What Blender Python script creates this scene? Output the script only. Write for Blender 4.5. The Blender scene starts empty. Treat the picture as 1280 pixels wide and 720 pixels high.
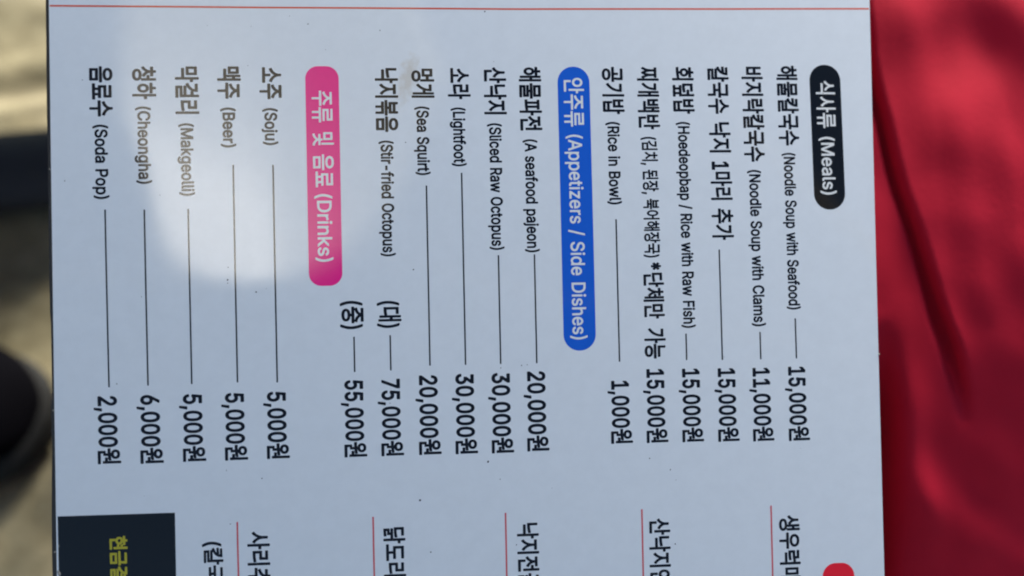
import bpy, bmesh, math, random
from mathutils import Vector, Matrix, noise
from mathutils.geometry import tessellate_polygon

random.seed(7)
scene = bpy.context.scene
R = math.radians

# ---------------------------------------------------------------- camera
cam_data = bpy.data.cameras.new("camera")
cam_data.sensor_width = 36.0
cam_data.lens = 36.9
cam_data.clip_start = 0.02
cam_data.clip_end = 500.0
camera = bpy.data.objects.new("camera", cam_data)
scene.collection.objects.link(camera)
camera.location = (0.0, 0.0, 0.72)
camera.rotation_euler = (R(35), 0.0, 0.0)
cam_data.dof.use_dof = True
cam_data.dof.focus_distance = 0.379
cam_data.dof.aperture_fstop = 3.9
scene.camera = camera

# ---------------------------------------------------------------- sky, sun, exposure
SUN_EL, SUN_AZ = 31.0, 24.0          # the sun stands beyond the board, a little to the right
world = bpy.data.worlds.new("World")
scene.world = world
world.use_nodes = True
wn = world.node_tree
sky = wn.nodes.new("ShaderNodeTexSky")
sky.sky_type = "NISHITA"
sky.sun_disc = False
sky.sun_elevation = R(SUN_EL)
sky.sun_rotation = R(SUN_AZ)
sky.altitude = 0.0
sky.air_density = 1.0
sky.dust_density = 0.2
sky.ozone_density = 1.3
wn.links.new(sky.outputs[0], wn.nodes["Background"].inputs[0])
wn.nodes["Background"].inputs[1].default_value = 0.052

sun_data = bpy.data.lights.new("sun", "SUN")
sun_data.energy = 5.0
sun_data.angle = R(14)
sun_data.color = (1.0, 0.93, 0.82)
sun = bpy.data.objects.new("sun", sun_data)
scene.collection.objects.link(sun)
sun_dir = Vector((math.sin(R(SUN_AZ)) * math.cos(R(SUN_EL)), math.cos(R(SUN_AZ)) * math.cos(R(SUN_EL)), math.sin(R(SUN_EL))))
sun.rotation_euler = sun_dir.to_track_quat("Z", "Y").to_euler()
sun.location = sun_dir * 5

vs = scene.view_settings
vs.view_transform = "Standard"
vs.look = "None"
vs.gamma = 1.0
vs.use_curve_mapping = False
vs.exposure = 1.58
scene.cycles.filter_width = 2.0
scene.cycles.use_denoising = True
scene.cycles.max_bounces = 8


# ---------------------------------------------------------------- helpers
def tag(o, label=None, category=None, group=None, kind=None):
    if label:
        o["label"] = label
    if category:
        o["category"] = category
    if group:
        o["group"] = group
    if kind:
        o["kind"] = kind
    return o


def link(o, parent=None):
    scene.collection.objects.link(o)
    if parent is not None:
        o.parent = parent
    return o


def mesh_obj(name, verts, faces, mat, parent=None, smooth=False):
    me = bpy.data.meshes.new(name)
    me.from_pydata([tuple(v) for v in verts], [], faces)
    me.update()
    if smooth:
        for p in me.polygons:
            p.use_smooth = True
    me.materials.append(mat)
    return link(bpy.data.objects.new(name, me), parent)


def empty(name, matrix=None):
    o = bpy.data.objects.new(name, None)
    o.empty_display_size = 0.02
    if matrix is not None:
        o.matrix_world = matrix
    return link(o)


def smooth01(a, b, x):
    t = min(1.0, max(0.0, (x - a) / (b - a)))
    return t * t * (3 - 2 * t)


def gauss(x, w):
    return math.exp(-(x / w) ** 2)


def interp(table, x):
    if x <= table[0][0]:
        return table[0][1]
    for (x0, y0), (x1, y1) in zip(table, table[1:]):
        if x <= x1:
            t = (x - x0) / (x1 - x0)
            return y0 + (y1 - y0) * t
    return table[-1][1]


def new_mat(name, colour, rough=0.5, coat=0.0, coat_rough=0.05, spec=0.5):
    m = bpy.data.materials.new(name)
    m.use_nodes = True
    b = m.node_tree.nodes["Principled BSDF"]
    b.inputs["Base Color"].default_value = (*colour, 1)
    b.inputs["Roughness"].default_value = rough
    b.inputs["Specular IOR Level"].default_value = spec
    b.inputs["Coat Weight"].default_value = coat
    b.inputs["Coat Roughness"].default_value = coat_rough
    b.inputs["Coat IOR"].default_value = 1.53
    return m, m.node_tree, b


def node(nt, kind, **vals):
    n = nt.nodes.new(kind)
    for k, v in vals.items():
        if k in n.inputs:
            n.inputs[k].default_value = v
        else:
            setattr(n, k, v)
    return n


def ramp(nt, stops):
    r = nt.nodes.new("ShaderNodeValToRGB")
    els = r.color_ramp.elements
    while len(els) < len(stops):
        els.new(0.5)
    for e, (p, c) in zip(els, stops):
        e.position = p
        e.color = (*c, 1)
    return r


# ---------------------------------------------------------------- materials
def laminate(name, colour, stain=False):
    """printed paper under a glossy clear film, with faint smudges in the film"""
    m, nt, b = new_mat(name, colour, rough=0.6, coat=1.0, coat_rough=0.03, spec=0.08)
    tc = nt.nodes.new("ShaderNodeTexCoord")
    n1 = node(nt, "ShaderNodeTexNoise", Scale=22.0, Detail=5.0, Roughness=0.6)
    nt.links.new(tc.outputs["Object"], n1.inputs["Vector"])
    mr = node(nt, "ShaderNodeMapRange")
    mr.inputs["From Min"].default_value = 0.35
    mr.inputs["From Max"].default_value = 0.75
    mr.inputs["To Min"].default_value = 0.035
    mr.inputs["To Max"].default_value = 0.10
    nt.links.new(n1.outputs["Fac"], mr.inputs["Value"])
    nt.links.new(mr.outputs[0], b.inputs["Coat Roughness"])
    bump = node(nt, "ShaderNodeBump", Strength=0.10, Distance=0.0010)
    n2 = node(nt, "ShaderNodeTexNoise", Scale=16.0, Detail=2.0)
    nt.links.new(tc.outputs["Object"], n2.inputs["Vector"])
    nt.links.new(n2.outputs["Fac"], bump.inputs["Height"])
    nt.links.new(bump.outputs[0], b.inputs["Coat Normal"])
    # slight mottling of the paper
    n3 = node(nt, "ShaderNodeTexNoise", Scale=160.0, Detail=4.0, Roughness=0.7)
    nt.links.new(tc.outputs["Object"], n3.inputs["Vector"])
    lo = tuple(c * 0.965 for c in colour)
    r = ramp(nt, [(0.35, lo), (0.65, colour)])
    nt.links.new(n3.outputs["Fac"], r.inputs["Fac"])
    out = r.outputs["Color"]
    if sum(colour) < 0.1:
        b.inputs["Specular IOR Level"].default_value = 0.0
    if stain:
        # a dried tan splash near the top of the octopus rows
        mp = nt.nodes.new("ShaderNodeMapping")
        mp.vector_type = "TEXTURE"
        mp.inputs["Location"].default_value = (-0.0243, 0.0745, 0.0)
        mp.inputs["Rotation"].default_value = (0, 0, R(-13))
        mp.inputs["Scale"].default_value = (0.0042, 0.0125, 1.0)
        nt.links.new(tc.outputs["Object"], mp.inputs["Vector"])
        fl = node(nt, "ShaderNodeVectorMath", operation="MULTIPLY")
        fl.inputs[1].default_value = (1, 1, 0)
        nt.links.new(mp.outputs[0], fl.inputs[0])
        ln = node(nt, "ShaderNodeVectorMath", operation="LENGTH")
        nt.links.new(fl.outputs[0], ln.inputs[0])
        n4 = node(nt, "ShaderNodeTexNoise", Scale=420.0, Detail=3.0)
        nt.links.new(tc.outputs["Object"], n4.inputs["Vector"])
        ad = node(nt, "ShaderNodeMath", operation="MULTIPLY_ADD")
        ad.inputs[1].default_value = 1.3
        nt.links.new(n4.outputs["Fac"], ad.inputs[0])
        nt.links.new(ln.outputs["Value"], ad.inputs[2])
        mr2 = node(nt, "ShaderNodeMapRange")
        mr2.inputs["From Min"].default_value = 1.55
        mr2.inputs["From Max"].default_value = 0.9
        mr2.inputs["To Min"].default_value = 0.0
        mr2.inputs["To Max"].default_value = 0.42
        nt.links.new(ad.outputs[0], mr2.inputs["Value"])
        mix = node(nt, "ShaderNodeMix", data_type="RGBA")
        nt.links.new(mr2.outputs[0], mix.inputs["Factor"])
        nt.links.new(out, mix.inputs["A"])
        mix.inputs["B"].default_value = (0.50, 0.40, 0.27, 1)
        out = mix.outputs["Result"]
    nt.links.new(out, b.inputs["Base Color"])
    return m


MAT = {
    "paper": laminate("laminated_white_paper", (0.765, 0.795, 0.835), stain=True),
    "ink": laminate("black_print", (0.004, 0.004, 0.007)),
    "black_ink": laminate("black_badge_print", (0.004, 0.004, 0.004)),
    "notice_ink": laminate("black_notice_print", (0.004, 0.005, 0.004)),
    "blue_ink": laminate("blue_print", (0.002, 0.11, 0.64)),
    "pink_ink": laminate("magenta_print", (0.94, 0.003, 0.25)),
    "red_ink": laminate("red_print", (0.90, 0.004, 0.02)),
    "rule_ink": laminate("orange_red_print", (0.72, 0.12, 0.06)),
    "divider_ink": laminate("dull_red_print", (0.66, 0.10, 0.11)),
    "white_ink": laminate("white_print", (0.80, 0.80, 0.79)),
    "yellow_ink": laminate("yellow_print", (0.46, 0.40, 0.014)),
}
MAT["edge"] = new_mat("worn_black_edge", (0.016, 0.015, 0.016), rough=0.5)[0]
MAT["chip"] = new_mat("bare_torn_board", (0.26, 0.25, 0.23), rough=0.9)[0]
MAT["speck"] = new_mat("dark_dried_dirt", (0.018, 0.017, 0.018), rough=0.9, spec=0.1)[0]


# ---------------------------------------------------------------- what is printed on the board (mm, board coordinates)
# outlines of the letters: advance, then closed outlines as x, y, x, y ... (500 units to the em)
GLYPHS = {
    '(': (0.273, [[82,-58,86,-60,118,-60,126,-57,130,-50,129,-42,110,2,98,38,91,70,88,98,90,134,98,178,110,218,130,270,126,279,118,282,86,282,79,278,74,270,60,242,49,210,39,170,34,134,33,82,41,34,58,-16,73,-46]]),
    ')': (0.273, [[12,-58,20,-60,48,-60,55,-58,59,-54,74,-26,88,10,98,42,103,74,104,102,103,134,92,194,82,226,69,258,58,278,48,282,16,282,9,278,6,270,25,222,37,186,45,146,48,110,46,74,39,38,27,2,6,-46,8,-54]]),
    '*': (0.453, [[94,101,102,99,130,100,137,109,138,141,162,126,170,124,179,129,193,157,190,166,164,181,164,185,187,197,193,205,192,213,179,237,174,241,166,242,138,225,137,229,137,257,134,263,126,267,98,267,90,261,88,253,89,229,86,226,62,241,54,242,50,240,32,209,34,201,38,197,62,185,62,181,34,165,32,157,35,149,47,129,54,124,62,125,86,140,89,137,88,109]]),
    ',': (0.188, [[12,-71,19,-73,43,-73,53,-67,82,33,81,41,75,47,67,49,31,49,24,45,21,41,5,-59,7,-67]]),
    '-': (0.453, [[50,83,59,81,171,82,179,87,181,91,180,127,171,135,55,134,49,131,45,123,45,91]]),
    '/': (0.249, [[0,-49,9,-51,37,-51,45,-47,48,-41,130,263,129,272,121,278,89,279,81,276,78,271,-4,-33,-5,-41]]),
    '0': (0.453, [[93,-15,112,-17,136,-14,156,-7,174,5,189,21,200,41,210,69,214,93,216,125,214,161,208,193,198,217,186,237,168,254,148,265,128,270,104,271,84,267,68,260,52,249,38,233,26,213,17,185,12,161,10,129,12,97,17,69,26,41,38,21,52,5,70,-7],[100,41,92,45,85,53,74,77,69,109,69,149,74,177,85,201,99,213,116,216,128,213,136,207,144,197,150,185,157,149,157,105,151,73,146,61,138,49,128,42,120,39]]),
    '1': (0.453, [[31,-12,39,-14,195,-14,203,-11,208,-3,209,29,203,39,195,41,155,41,151,45,151,252,150,260,143,267,95,267,35,224,31,219,30,177,34,168,39,166,51,168,91,197,93,192,93,45,91,41,39,41,28,36,25,29,25,1,27,-7]]),
    '2': (0.453, [[25,-12,32,-14,192,-14,200,-12,206,-8,208,1,208,29,205,36,200,41,112,42,109,45,154,92,180,123,196,149,202,168,203,196,195,224,180,245,156,262,140,268,120,271,100,271,80,266,64,260,48,249,36,235,28,220,21,200,19,181,22,173,28,168,69,168,76,177,78,192,84,205,92,212,104,216,120,216,136,209,144,198,147,185,143,168,130,149,20,31,18,24,18,1,20,-7]]),
    '3': (0.453, [[86,-15,122,-16,142,-13,158,-7,174,3,186,13,196,25,204,41,209,57,210,77,207,97,200,113,189,129,175,141,158,151,140,157,199,225,199,257,194,265,190,267,34,268,26,265,22,259,21,225,25,217,30,213,106,213,110,212,113,209,66,155,65,125,67,117,74,111,110,110,130,105,142,97,150,81,150,65,145,53,134,44,114,39,94,40,78,47,71,57,66,73,58,79,18,79,10,73,8,65,12,45,19,29,27,17,38,6,52,-3,66,-10]]),
    '4': (0.453, [[134,-12,140,-13,172,-13,180,-10,185,1,185,36,188,39,212,41,217,45,220,52,220,81,218,88,208,95,188,95,185,96,185,160,181,168,176,171,140,172,132,169,129,164,127,96,124,95,80,95,78,96,167,249,167,260,164,264,156,268,120,267,112,262,6,81,7,49,9,45,16,40,124,39,127,36,128,-3]]),
    '5': (0.453, [[89,-15,110,-17,126,-16,142,-12,158,-6,174,5,186,17,197,33,204,49,209,77,207,105,198,129,182,152,162,168,142,176,114,180,86,176,84,181,87,209,90,213,182,213,190,215,197,225,196,257,191,265,186,267,46,268,38,264,35,257,20,129,22,119,30,113,66,110,90,122,106,125,118,124,130,119,138,113,144,105,149,93,150,73,144,57,133,45,118,39,102,39,86,46,77,57,72,73,66,78,30,79,22,76,18,72,16,65,20,45,26,29,34,17,46,5,58,-3,74,-11]]),
    '6': (0.453, [[93,-15,112,-17,132,-15,148,-11,164,-3,180,9,190,21,199,37,205,53,208,73,206,97,201,117,192,134,180,148,164,159,148,166,124,170,121,173,173,249,173,261,164,267,124,268,116,263,44,157,29,129,22,109,19,89,19,69,23,49,31,29,43,13,56,1,72,-8],[100,40,88,47,79,61,76,77,78,93,84,106,96,115,108,119,124,118,139,109,147,97,150,81,148,65,140,50,129,41,116,38]]),
    '7': (0.453, [[42,-12,48,-13,84,-13,94,-8,208,220,209,256,204,265,196,268,32,268,24,266,19,260,18,224,22,216,28,213,140,213,36,5,35,-3]]),
    '8': (0.453, [[89,-15,110,-17,134,-15,154,-10,171,-3,186,8,199,21,208,37,213,57,213,81,207,101,194,121,181,133,195,153,203,173,204,197,200,217,189,237,174,251,154,263,130,270,110,271,90,269,74,264,58,256,44,245,34,233,26,217,22,201,22,181,26,165,33,149,45,133,29,117,16,93,12,69,16,45,25,25,42,6,62,-7],[94,41,79,49,72,61,72,77,78,90,90,99,110,104,130,101,145,93,151,85,155,73,154,61,147,49,138,43,126,39,110,38],[98,161,86,169,82,177,80,193,85,205,94,213,110,216,126,215,137,209,143,201,146,189,144,177,140,169,130,162,122,159,110,158]]),
    '9': (0.453, [[58,-12,64,-13,100,-13,107,-12,111,-8,179,92,193,117,203,140,207,160,208,181,205,200,199,216,190,232,176,248,160,260,144,267,128,270,108,271,88,268,72,263,56,253,42,241,30,224,23,209,19,188,19,164,23,145,32,124,44,109,60,96,80,88,100,84,104,81,52,5,52,-3],[104,136,92,141,82,152,77,168,77,185,83,200,92,210,104,216,120,216,132,212,144,199,149,185,149,164,142,149,132,140,120,136]]),
    'A': (0.48, [[1,-10,10,-12,42,-12,50,-10,55,-2,78,59,162,59,165,54,186,-4,190,-10,198,-12,234,-12,242,-6,243,6,150,258,143,266,98,266,90,260,-3,6,-4,-2],[98,112,96,114,97,118,118,180,122,177,144,114,142,112]]),
    'B': (0.456, [[23,-10,32,-12,124,-12,156,-9,172,-5,188,3,200,14,212,28,217,42,221,58,219,90,208,115,188,134,200,147,208,162,211,182,210,202,206,218,197,234,186,246,172,256,152,263,128,267,32,267,24,265,20,261,18,254,18,2,19,-6],[76,41,76,102,128,103,140,101,153,94,163,82,165,74,164,62,160,52,152,46,132,41],[76,156,76,213,132,212,144,208,152,200,155,190,154,178,148,166,140,160,124,155]]),
    'C': (0.51, [[110,-14,134,-16,158,-14,182,-7,202,4,219,18,234,37,244,58,249,78,247,86,242,92,202,92,194,87,185,66,174,52,154,42,134,39,114,42,98,49,84,62,74,78,68,94,65,114,67,154,71,170,79,186,90,199,102,207,114,213,130,215,146,214,162,210,174,202,182,194,189,182,194,168,202,162,238,162,246,166,248,170,248,182,241,202,233,218,221,234,206,248,190,258,174,264,154,269,126,270,102,266,78,258,59,246,42,230,28,210,17,186,10,158,8,126,10,98,16,70,27,46,42,25,62,6,86,-7]]),
    'D': (0.502, [[23,-10,32,-12,112,-12,152,-7,172,0,192,11,208,25,221,42,234,70,241,98,243,130,241,158,234,186,223,210,208,230,188,247,160,260,132,266,32,267,25,266,20,262,18,254,18,2,19,-6],[76,41,76,213,124,213,148,206,160,199,169,190,177,178,183,162,186,142,187,122,185,102,179,82,166,62,156,53,144,47,120,42]]),
    'F': (0.41, [[23,-10,32,-12,64,-12,73,-6,75,2,76,98,172,98,180,100,184,104,186,110,185,142,180,150,172,152,76,152,75,210,76,213,80,213,184,213,192,216,196,222,197,230,197,258,192,265,184,267,32,267,25,266,20,262,18,254,18,2,19,-6]]),
    'H': (0.517, [[23,-10,32,-12,64,-12,73,-6,75,2,75,102,80,103,180,103,184,102,184,2,186,-6,192,-12,200,-12,232,-12,239,-6,241,2,241,254,240,260,236,265,228,267,196,267,186,262,184,254,184,158,180,157,76,157,75,254,73,262,68,266,60,267,28,267,20,262,18,254,18,2,19,-6]]),
    'L': (0.393, [[23,-10,32,-12,180,-12,188,-10,193,-2,193,30,189,38,184,41,75,42,75,254,72,263,64,267,28,267,20,262,18,258,18,2,19,-6]]),
    'M': (0.628, [[23,-10,32,-12,64,-12,68,-10,73,-2,73,130,76,136,132,-6,140,-12,172,-12,180,-9,183,-2,236,131,239,134,240,139,240,-2,244,-9,252,-12,284,-12,292,-10,296,-4,296,2,296,254,292,264,284,267,240,267,233,266,228,262,160,84,156,83,86,262,76,267,28,267,20,262,18,254,18,2,19,-6]]),
    'N': (0.523, [[23,-10,32,-12,64,-12,72,-8,75,-2,76,163,184,-8,192,-12,232,-12,238,-10,242,-6,244,2,244,254,240,264,232,267,200,267,192,264,187,258,187,102,184,96,76,264,68,267,32,267,25,266,20,262,18,254,18,2,19,-6]]),
    'O': (0.533, [[110,-14,134,-16,162,-13,186,-5,206,7,226,25,240,46,250,70,257,98,259,126,257,158,250,186,239,210,222,233,202,250,178,263,154,269,126,270,102,266,78,257,60,246,42,230,28,210,17,186,10,158,8,126,10,98,16,70,27,46,42,25,62,7,86,-7],[114,42,102,47,90,56,81,66,72,82,65,114,67,154,77,182,94,202,106,209,118,214,146,214,162,209,174,202,185,190,192,178,198,162,202,142,201,102,196,86,189,70,180,58,170,50,158,43,142,39,126,39]]),
    'P': (0.445, [[23,-10,32,-12,64,-12,73,-6,75,2,76,79,132,81,160,87,174,94,188,103,205,126,212,142,216,162,217,182,213,202,207,218,198,234,186,246,172,255,148,264,124,267,32,267,24,265,20,261,18,254,18,2,19,-6],[76,134,76,214,128,213,140,210,151,202,158,190,160,170,156,154,148,142,140,138,128,134]]),
    'R': (0.449, [[23,-10,32,-12,64,-12,73,-6,75,2,75,85,80,86,116,85,166,-6,170,-10,176,-12,216,-12,225,-6,226,-2,225,6,175,98,194,114,206,130,215,154,217,178,214,202,207,222,192,242,176,254,156,262,128,267,32,267,25,266,20,262,18,254,18,2,19,-6],[76,141,76,214,132,212,144,208,152,202,158,190,160,174,156,158,151,150,140,143,128,141]]),
    'S': (0.447, [[87,-15,109,-17,133,-16,153,-11,173,-3,189,8,201,21,210,37,215,53,217,73,213,93,206,109,193,124,177,135,161,143,89,166,77,173,71,181,71,193,77,205,93,214,113,217,129,215,145,208,153,199,159,181,165,177,201,176,210,181,213,189,210,209,203,225,194,237,182,249,169,258,137,268,113,270,93,269,73,264,57,257,41,246,29,233,19,217,15,201,14,181,16,165,25,147,37,133,53,122,72,113,145,90,153,85,159,77,159,61,150,49,133,40,113,37,93,40,77,47,68,57,64,73,57,80,21,81,10,77,7,69,10,49,16,33,26,17,39,5,53,-4,69,-11]]),
    'a': (0.389, [[60,-15,77,-17,97,-15,113,-11,125,-5,137,-12,169,-12,177,-9,181,-3,181,125,178,149,173,165,161,181,149,191,133,199,117,203,97,205,77,203,57,198,41,190,26,177,16,165,9,149,9,141,13,136,49,124,57,126,73,146,89,152,101,153,113,150,120,145,124,137,125,129,121,127,65,119,37,110,19,97,8,81,3,65,3,49,5,33,10,21,18,9,29,-1,45,-10],[73,37,63,41,59,49,59,57,65,64,85,71,125,76,123,57,113,44,97,36]]),
    'b': (0.424, [[95,-15,124,-16,148,-11,169,1,187,21,200,45,206,73,207,105,203,133,195,153,183,173,168,188,152,197,132,203,108,204,92,202,72,192,70,193,69,253,67,261,60,266,24,267,16,261,14,253,14,-3,16,-7,24,-12,60,-12,68,-4,72,-4],[100,37,85,45,75,61,69,85,70,109,75,129,84,142,96,150,116,152,133,145,145,129,151,109,151,81,146,61,135,45,120,37]]),
    'c': (0.396, [[83,-15,103,-17,123,-15,139,-11,155,-3,167,5,179,18,188,33,194,49,192,57,187,63,151,71,143,67,135,50,127,42,115,37,99,36,82,41,68,57,61,81,62,109,70,133,83,147,99,152,120,149,132,141,143,122,151,118,187,127,192,133,193,141,189,153,172,177,151,194,123,203,103,205,83,203,63,196,47,187,32,173,20,157,11,137,7,121,5,101,6,73,11,53,19,33,31,16,46,1,63,-8]]),
    'd': (0.424, [[78,-15,99,-17,115,-15,129,-11,143,-2,150,-11,155,-12,187,-12,195,-9,198,-3,198,253,196,261,191,266,155,267,145,261,143,253,143,193,123,201,107,204,87,204,67,199,51,192,35,179,23,163,13,145,7,121,5,93,7,65,14,41,25,21,39,5,59,-8],[95,37,79,44,68,57,62,77,61,105,66,125,75,141,87,150,107,152,123,147,135,133,142,109,143,81,138,61,127,45,115,38]]),
    'e': (0.404, [[84,-15,103,-17,123,-15,139,-12,155,-5,171,5,182,17,191,31,195,45,192,53,187,57,151,65,144,61,135,46,127,40,115,36,99,36,79,44,67,58,63,69,67,72,187,72,195,76,198,81,198,109,195,129,189,149,180,165,170,177,155,190,139,198,119,203,99,205,79,202,63,197,44,185,31,173,20,157,11,137,6,117,5,93,6,69,11,49,21,29,33,13,47,1,63,-8],[67,123,64,125,67,131,79,145,91,151,103,153,115,151,126,145,133,137,139,125,135,123]]),
    'f': (0.254, [[34,-10,41,-12,73,-12,81,-8,83,-2,83,150,117,151,125,157,127,166,127,190,124,198,117,202,85,203,84,214,89,223,101,224,117,222,125,229,134,262,130,269,121,274,105,277,85,277,69,273,57,268,44,258,33,242,28,226,28,206,25,202,1,202,-6,198,-9,194,-9,166,-7,157,1,151,27,150,28,2,30,-6]]),
    'g': (0.425, [[79,-86,115,-87,135,-84,151,-79,167,-71,177,-62,187,-50,193,-38,197,-22,199,-6,199,190,195,198,191,201,155,202,148,198,143,191,127,200,111,204,91,204,71,201,55,194,38,182,24,166,14,146,5,110,6,74,15,43,31,18,55,0,83,-9,115,-9,143,2,142,-14,139,-22,131,-30,119,-34,99,-36,83,-33,71,-26,59,-11,51,-8,23,-22,15,-28,13,-34,15,-42,23,-54,34,-66,55,-78],[99,42,83,47,70,58,62,78,61,102,66,126,75,141,87,149,107,152,123,147,135,134,142,114,143,86,139,66,131,53,119,45]]),
    'h': (0.41, [[20,-10,28,-12,56,-12,64,-10,68,-6,69,2,71,126,75,138,83,146,92,150,104,152,116,151,124,147,132,138,134,130,136,2,137,-6,141,-10,148,-12,180,-12,188,-8,191,-2,191,126,189,146,182,166,174,178,164,188,152,196,136,202,120,205,104,204,88,201,71,194,69,198,69,258,67,262,60,266,24,267,16,262,14,258,14,2,16,-6]]),
    'i': (0.167, [[20,-10,26,-12,58,-12,66,-8,69,-2,69,190,66,198,58,202,22,201,14,194,14,2,16,-6],[36,210,46,209,59,214,69,222,75,234,75,246,71,258,62,268,50,273,38,274,24,269,15,262,9,250,8,238,12,226,22,215]]),
    'j': (0.167, [[-12,-82,-3,-84,17,-83,41,-74,57,-60,67,-38,69,-18,69,190,66,198,61,202,25,202,17,198,15,194,14,-18,12,-26,9,-29,-7,-31,-16,-38,-17,-74],[32,210,45,209,57,212,65,218,73,230,75,242,73,255,65,266,53,273,37,274,25,270,15,262,9,250,8,238,12,226,21,216]]),
    'k': (0.381, [[20,-10,28,-12,56,-12,64,-10,68,-6,69,2,69,62,70,66,76,70,140,-10,148,-12,188,-12,196,-8,198,-2,196,8,119,106,119,110,189,182,192,186,192,194,188,199,180,202,144,202,136,200,72,136,69,142,69,254,67,262,60,266,24,267,16,262,14,258,14,2,16,-6]]),
    'l': (0.189, [[52,-12,72,-14,92,-11,100,-7,102,4,97,28,93,36,88,39,72,39,70,40,69,256,64,264,60,266,24,267,19,264,14,256,14,36,17,20,25,4,36,-5]]),
    'm': (0.61, [[20,-10,28,-12,56,-12,64,-10,68,-6,69,2,70,130,73,138,80,146,88,150,100,153,116,148,122,142,124,134,125,2,128,-8,136,-12,168,-12,174,-10,178,-6,180,2,181,130,185,142,192,148,200,152,212,153,228,147,233,142,235,134,235,2,237,-6,241,-10,248,-12,280,-12,285,-10,289,-6,291,2,291,134,287,158,277,178,268,187,256,196,244,201,228,205,208,205,192,201,175,194,160,181,144,196,132,202,120,205,96,204,68,194,64,199,56,202,28,202,20,200,16,196,14,190,14,2,16,-6]]),
    'n': (0.41, [[20,-10,28,-12,56,-12,64,-10,68,-6,69,2,71,126,75,138,83,146,92,150,104,152,116,151,124,147,132,138,134,130,136,2,137,-6,144,-12,152,-12,180,-12,189,-6,191,2,190,138,186,154,180,169,171,182,160,191,140,201,120,205,96,203,72,193,68,193,64,199,56,202,24,202,17,198,14,190,14,2,16,-6]]),
    'o': (0.415, [[83,-15,103,-17,123,-15,143,-9,159,-1,171,9,184,25,195,45,200,65,203,93,201,117,196,137,187,157,175,175,159,189,143,197,123,203,103,205,83,203,63,196,47,187,32,173,20,157,11,137,7,121,5,101,6,73,11,53,19,33,31,16,46,1,63,-8],[95,37,79,44,68,57,61,81,61,105,68,129,79,144,91,151,111,152,127,146,140,129,146,105,146,81,141,61,130,45,115,37]]),
    'p': (0.424, [[20,-82,28,-84,56,-84,64,-82,68,-78,69,-70,69,-10,72,-4,88,-12,104,-16,124,-16,144,-12,160,-5,174,6,185,18,196,36,204,58,207,82,207,110,203,134,195,154,184,172,170,186,152,197,132,203,112,205,92,202,72,192,68,194,64,199,56,202,24,202,15,194,14,-70,16,-78],[100,37,84,46,74,62,69,86,70,110,76,130,84,142,96,150,116,152,132,146,145,130,150,110,151,82,146,62,136,46,120,37]]),
    'q': (0.424, [[149,-82,155,-84,187,-84,195,-80,198,-74,198,194,195,199,187,202,155,202,147,198,143,191,131,198,115,203,95,205,75,202,55,194,39,183,27,169,15,150,9,130,5,110,5,86,9,58,15,38,27,18,43,2,59,-8,79,-15,103,-16,123,-13,143,-4,143,-74],[91,37,76,46,66,62,61,86,62,110,68,130,79,145,91,151,111,152,127,144,138,126,143,102,141,74,134,54,124,42,111,37]]),
    'r': (0.259, [[20,-10,28,-12,56,-12,64,-10,68,-6,69,2,69,118,71,130,79,142,88,147,100,150,124,149,132,154,134,162,134,194,128,203,116,205,96,204,84,201,68,193,64,199,56,202,24,202,16,196,14,190,14,2,16,-6]]),
    's': (0.365, [[68,-15,87,-17,107,-16,123,-12,139,-6,152,1,163,12,172,25,176,37,178,53,176,69,169,85,159,97,147,106,131,113,75,128,67,136,67,141,71,147,79,152,91,154,103,153,111,150,119,141,126,129,131,126,163,132,172,137,174,141,174,149,167,165,159,177,140,193,119,202,103,204,83,204,67,202,51,196,39,189,27,179,19,168,13,153,11,137,13,121,19,105,29,93,40,85,57,77,111,63,119,58,121,53,119,45,115,41,103,36,91,35,79,36,68,41,61,49,56,61,51,65,43,65,15,59,7,54,5,45,9,33,14,21,23,9,43,-6]]),
    't': (0.227, [[65,-13,85,-15,105,-13,115,-9,119,-1,114,27,110,35,101,39,81,38,77,40,76,47,75,147,77,150,105,151,111,155,114,163,114,191,110,199,105,202,75,203,75,235,73,243,69,247,33,248,25,245,21,239,19,203,1,202,-8,195,-9,163,-7,157,-3,153,17,151,20,147,20,43,25,19,32,7,41,-1,53,-9]]),
    'u': (0.41, [[72,-13,104,-14,120,-10,136,-2,140,-9,148,-12,180,-12,187,-9,190,-5,191,191,188,198,184,201,148,202,140,199,137,195,134,63,129,51,120,43,112,39,100,38,88,39,80,44,74,51,70,63,68,195,64,200,56,202,24,202,15,195,14,67,18,39,24,23,36,6,52,-6]]),
    'w': (0.567, [[62,-10,69,-12,101,-12,110,-6,141,99,145,92,174,-6,178,-10,185,-12,217,-12,225,-7,284,186,284,194,281,199,273,202,241,202,230,198,201,95,197,95,168,198,161,202,121,201,114,194,85,88,53,198,49,201,41,202,9,202,2,198,-1,194,-1,186,56,-2]]),
    'z': (0.38, [[14,-10,22,-12,170,-12,180,-6,182,2,182,30,178,37,174,40,88,42,178,162,179,190,174,199,166,202,26,202,18,201,14,198,11,190,11,162,14,154,18,150,94,149,98,148,100,146,10,30,8,22,9,-2]]),
    '가': (0.92, [[324,-52,330,-54,374,-54,382,-51,387,-44,388,176,390,180,446,180,455,184,460,192,460,232,454,242,446,245,394,246,388,248,388,416,384,424,374,429,326,428,320,424,316,416,316,-36,317,-44],[47,32,58,33,110,63,154,97,192,136,221,176,243,220,260,268,269,316,271,364,270,372,266,377,254,381,50,381,42,379,35,372,33,364,33,328,37,320,42,316,190,315,194,315,196,312,193,296,183,260,168,228,146,193,122,165,94,140,58,114,19,92,14,86,12,80,14,71,38,38]]),
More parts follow.
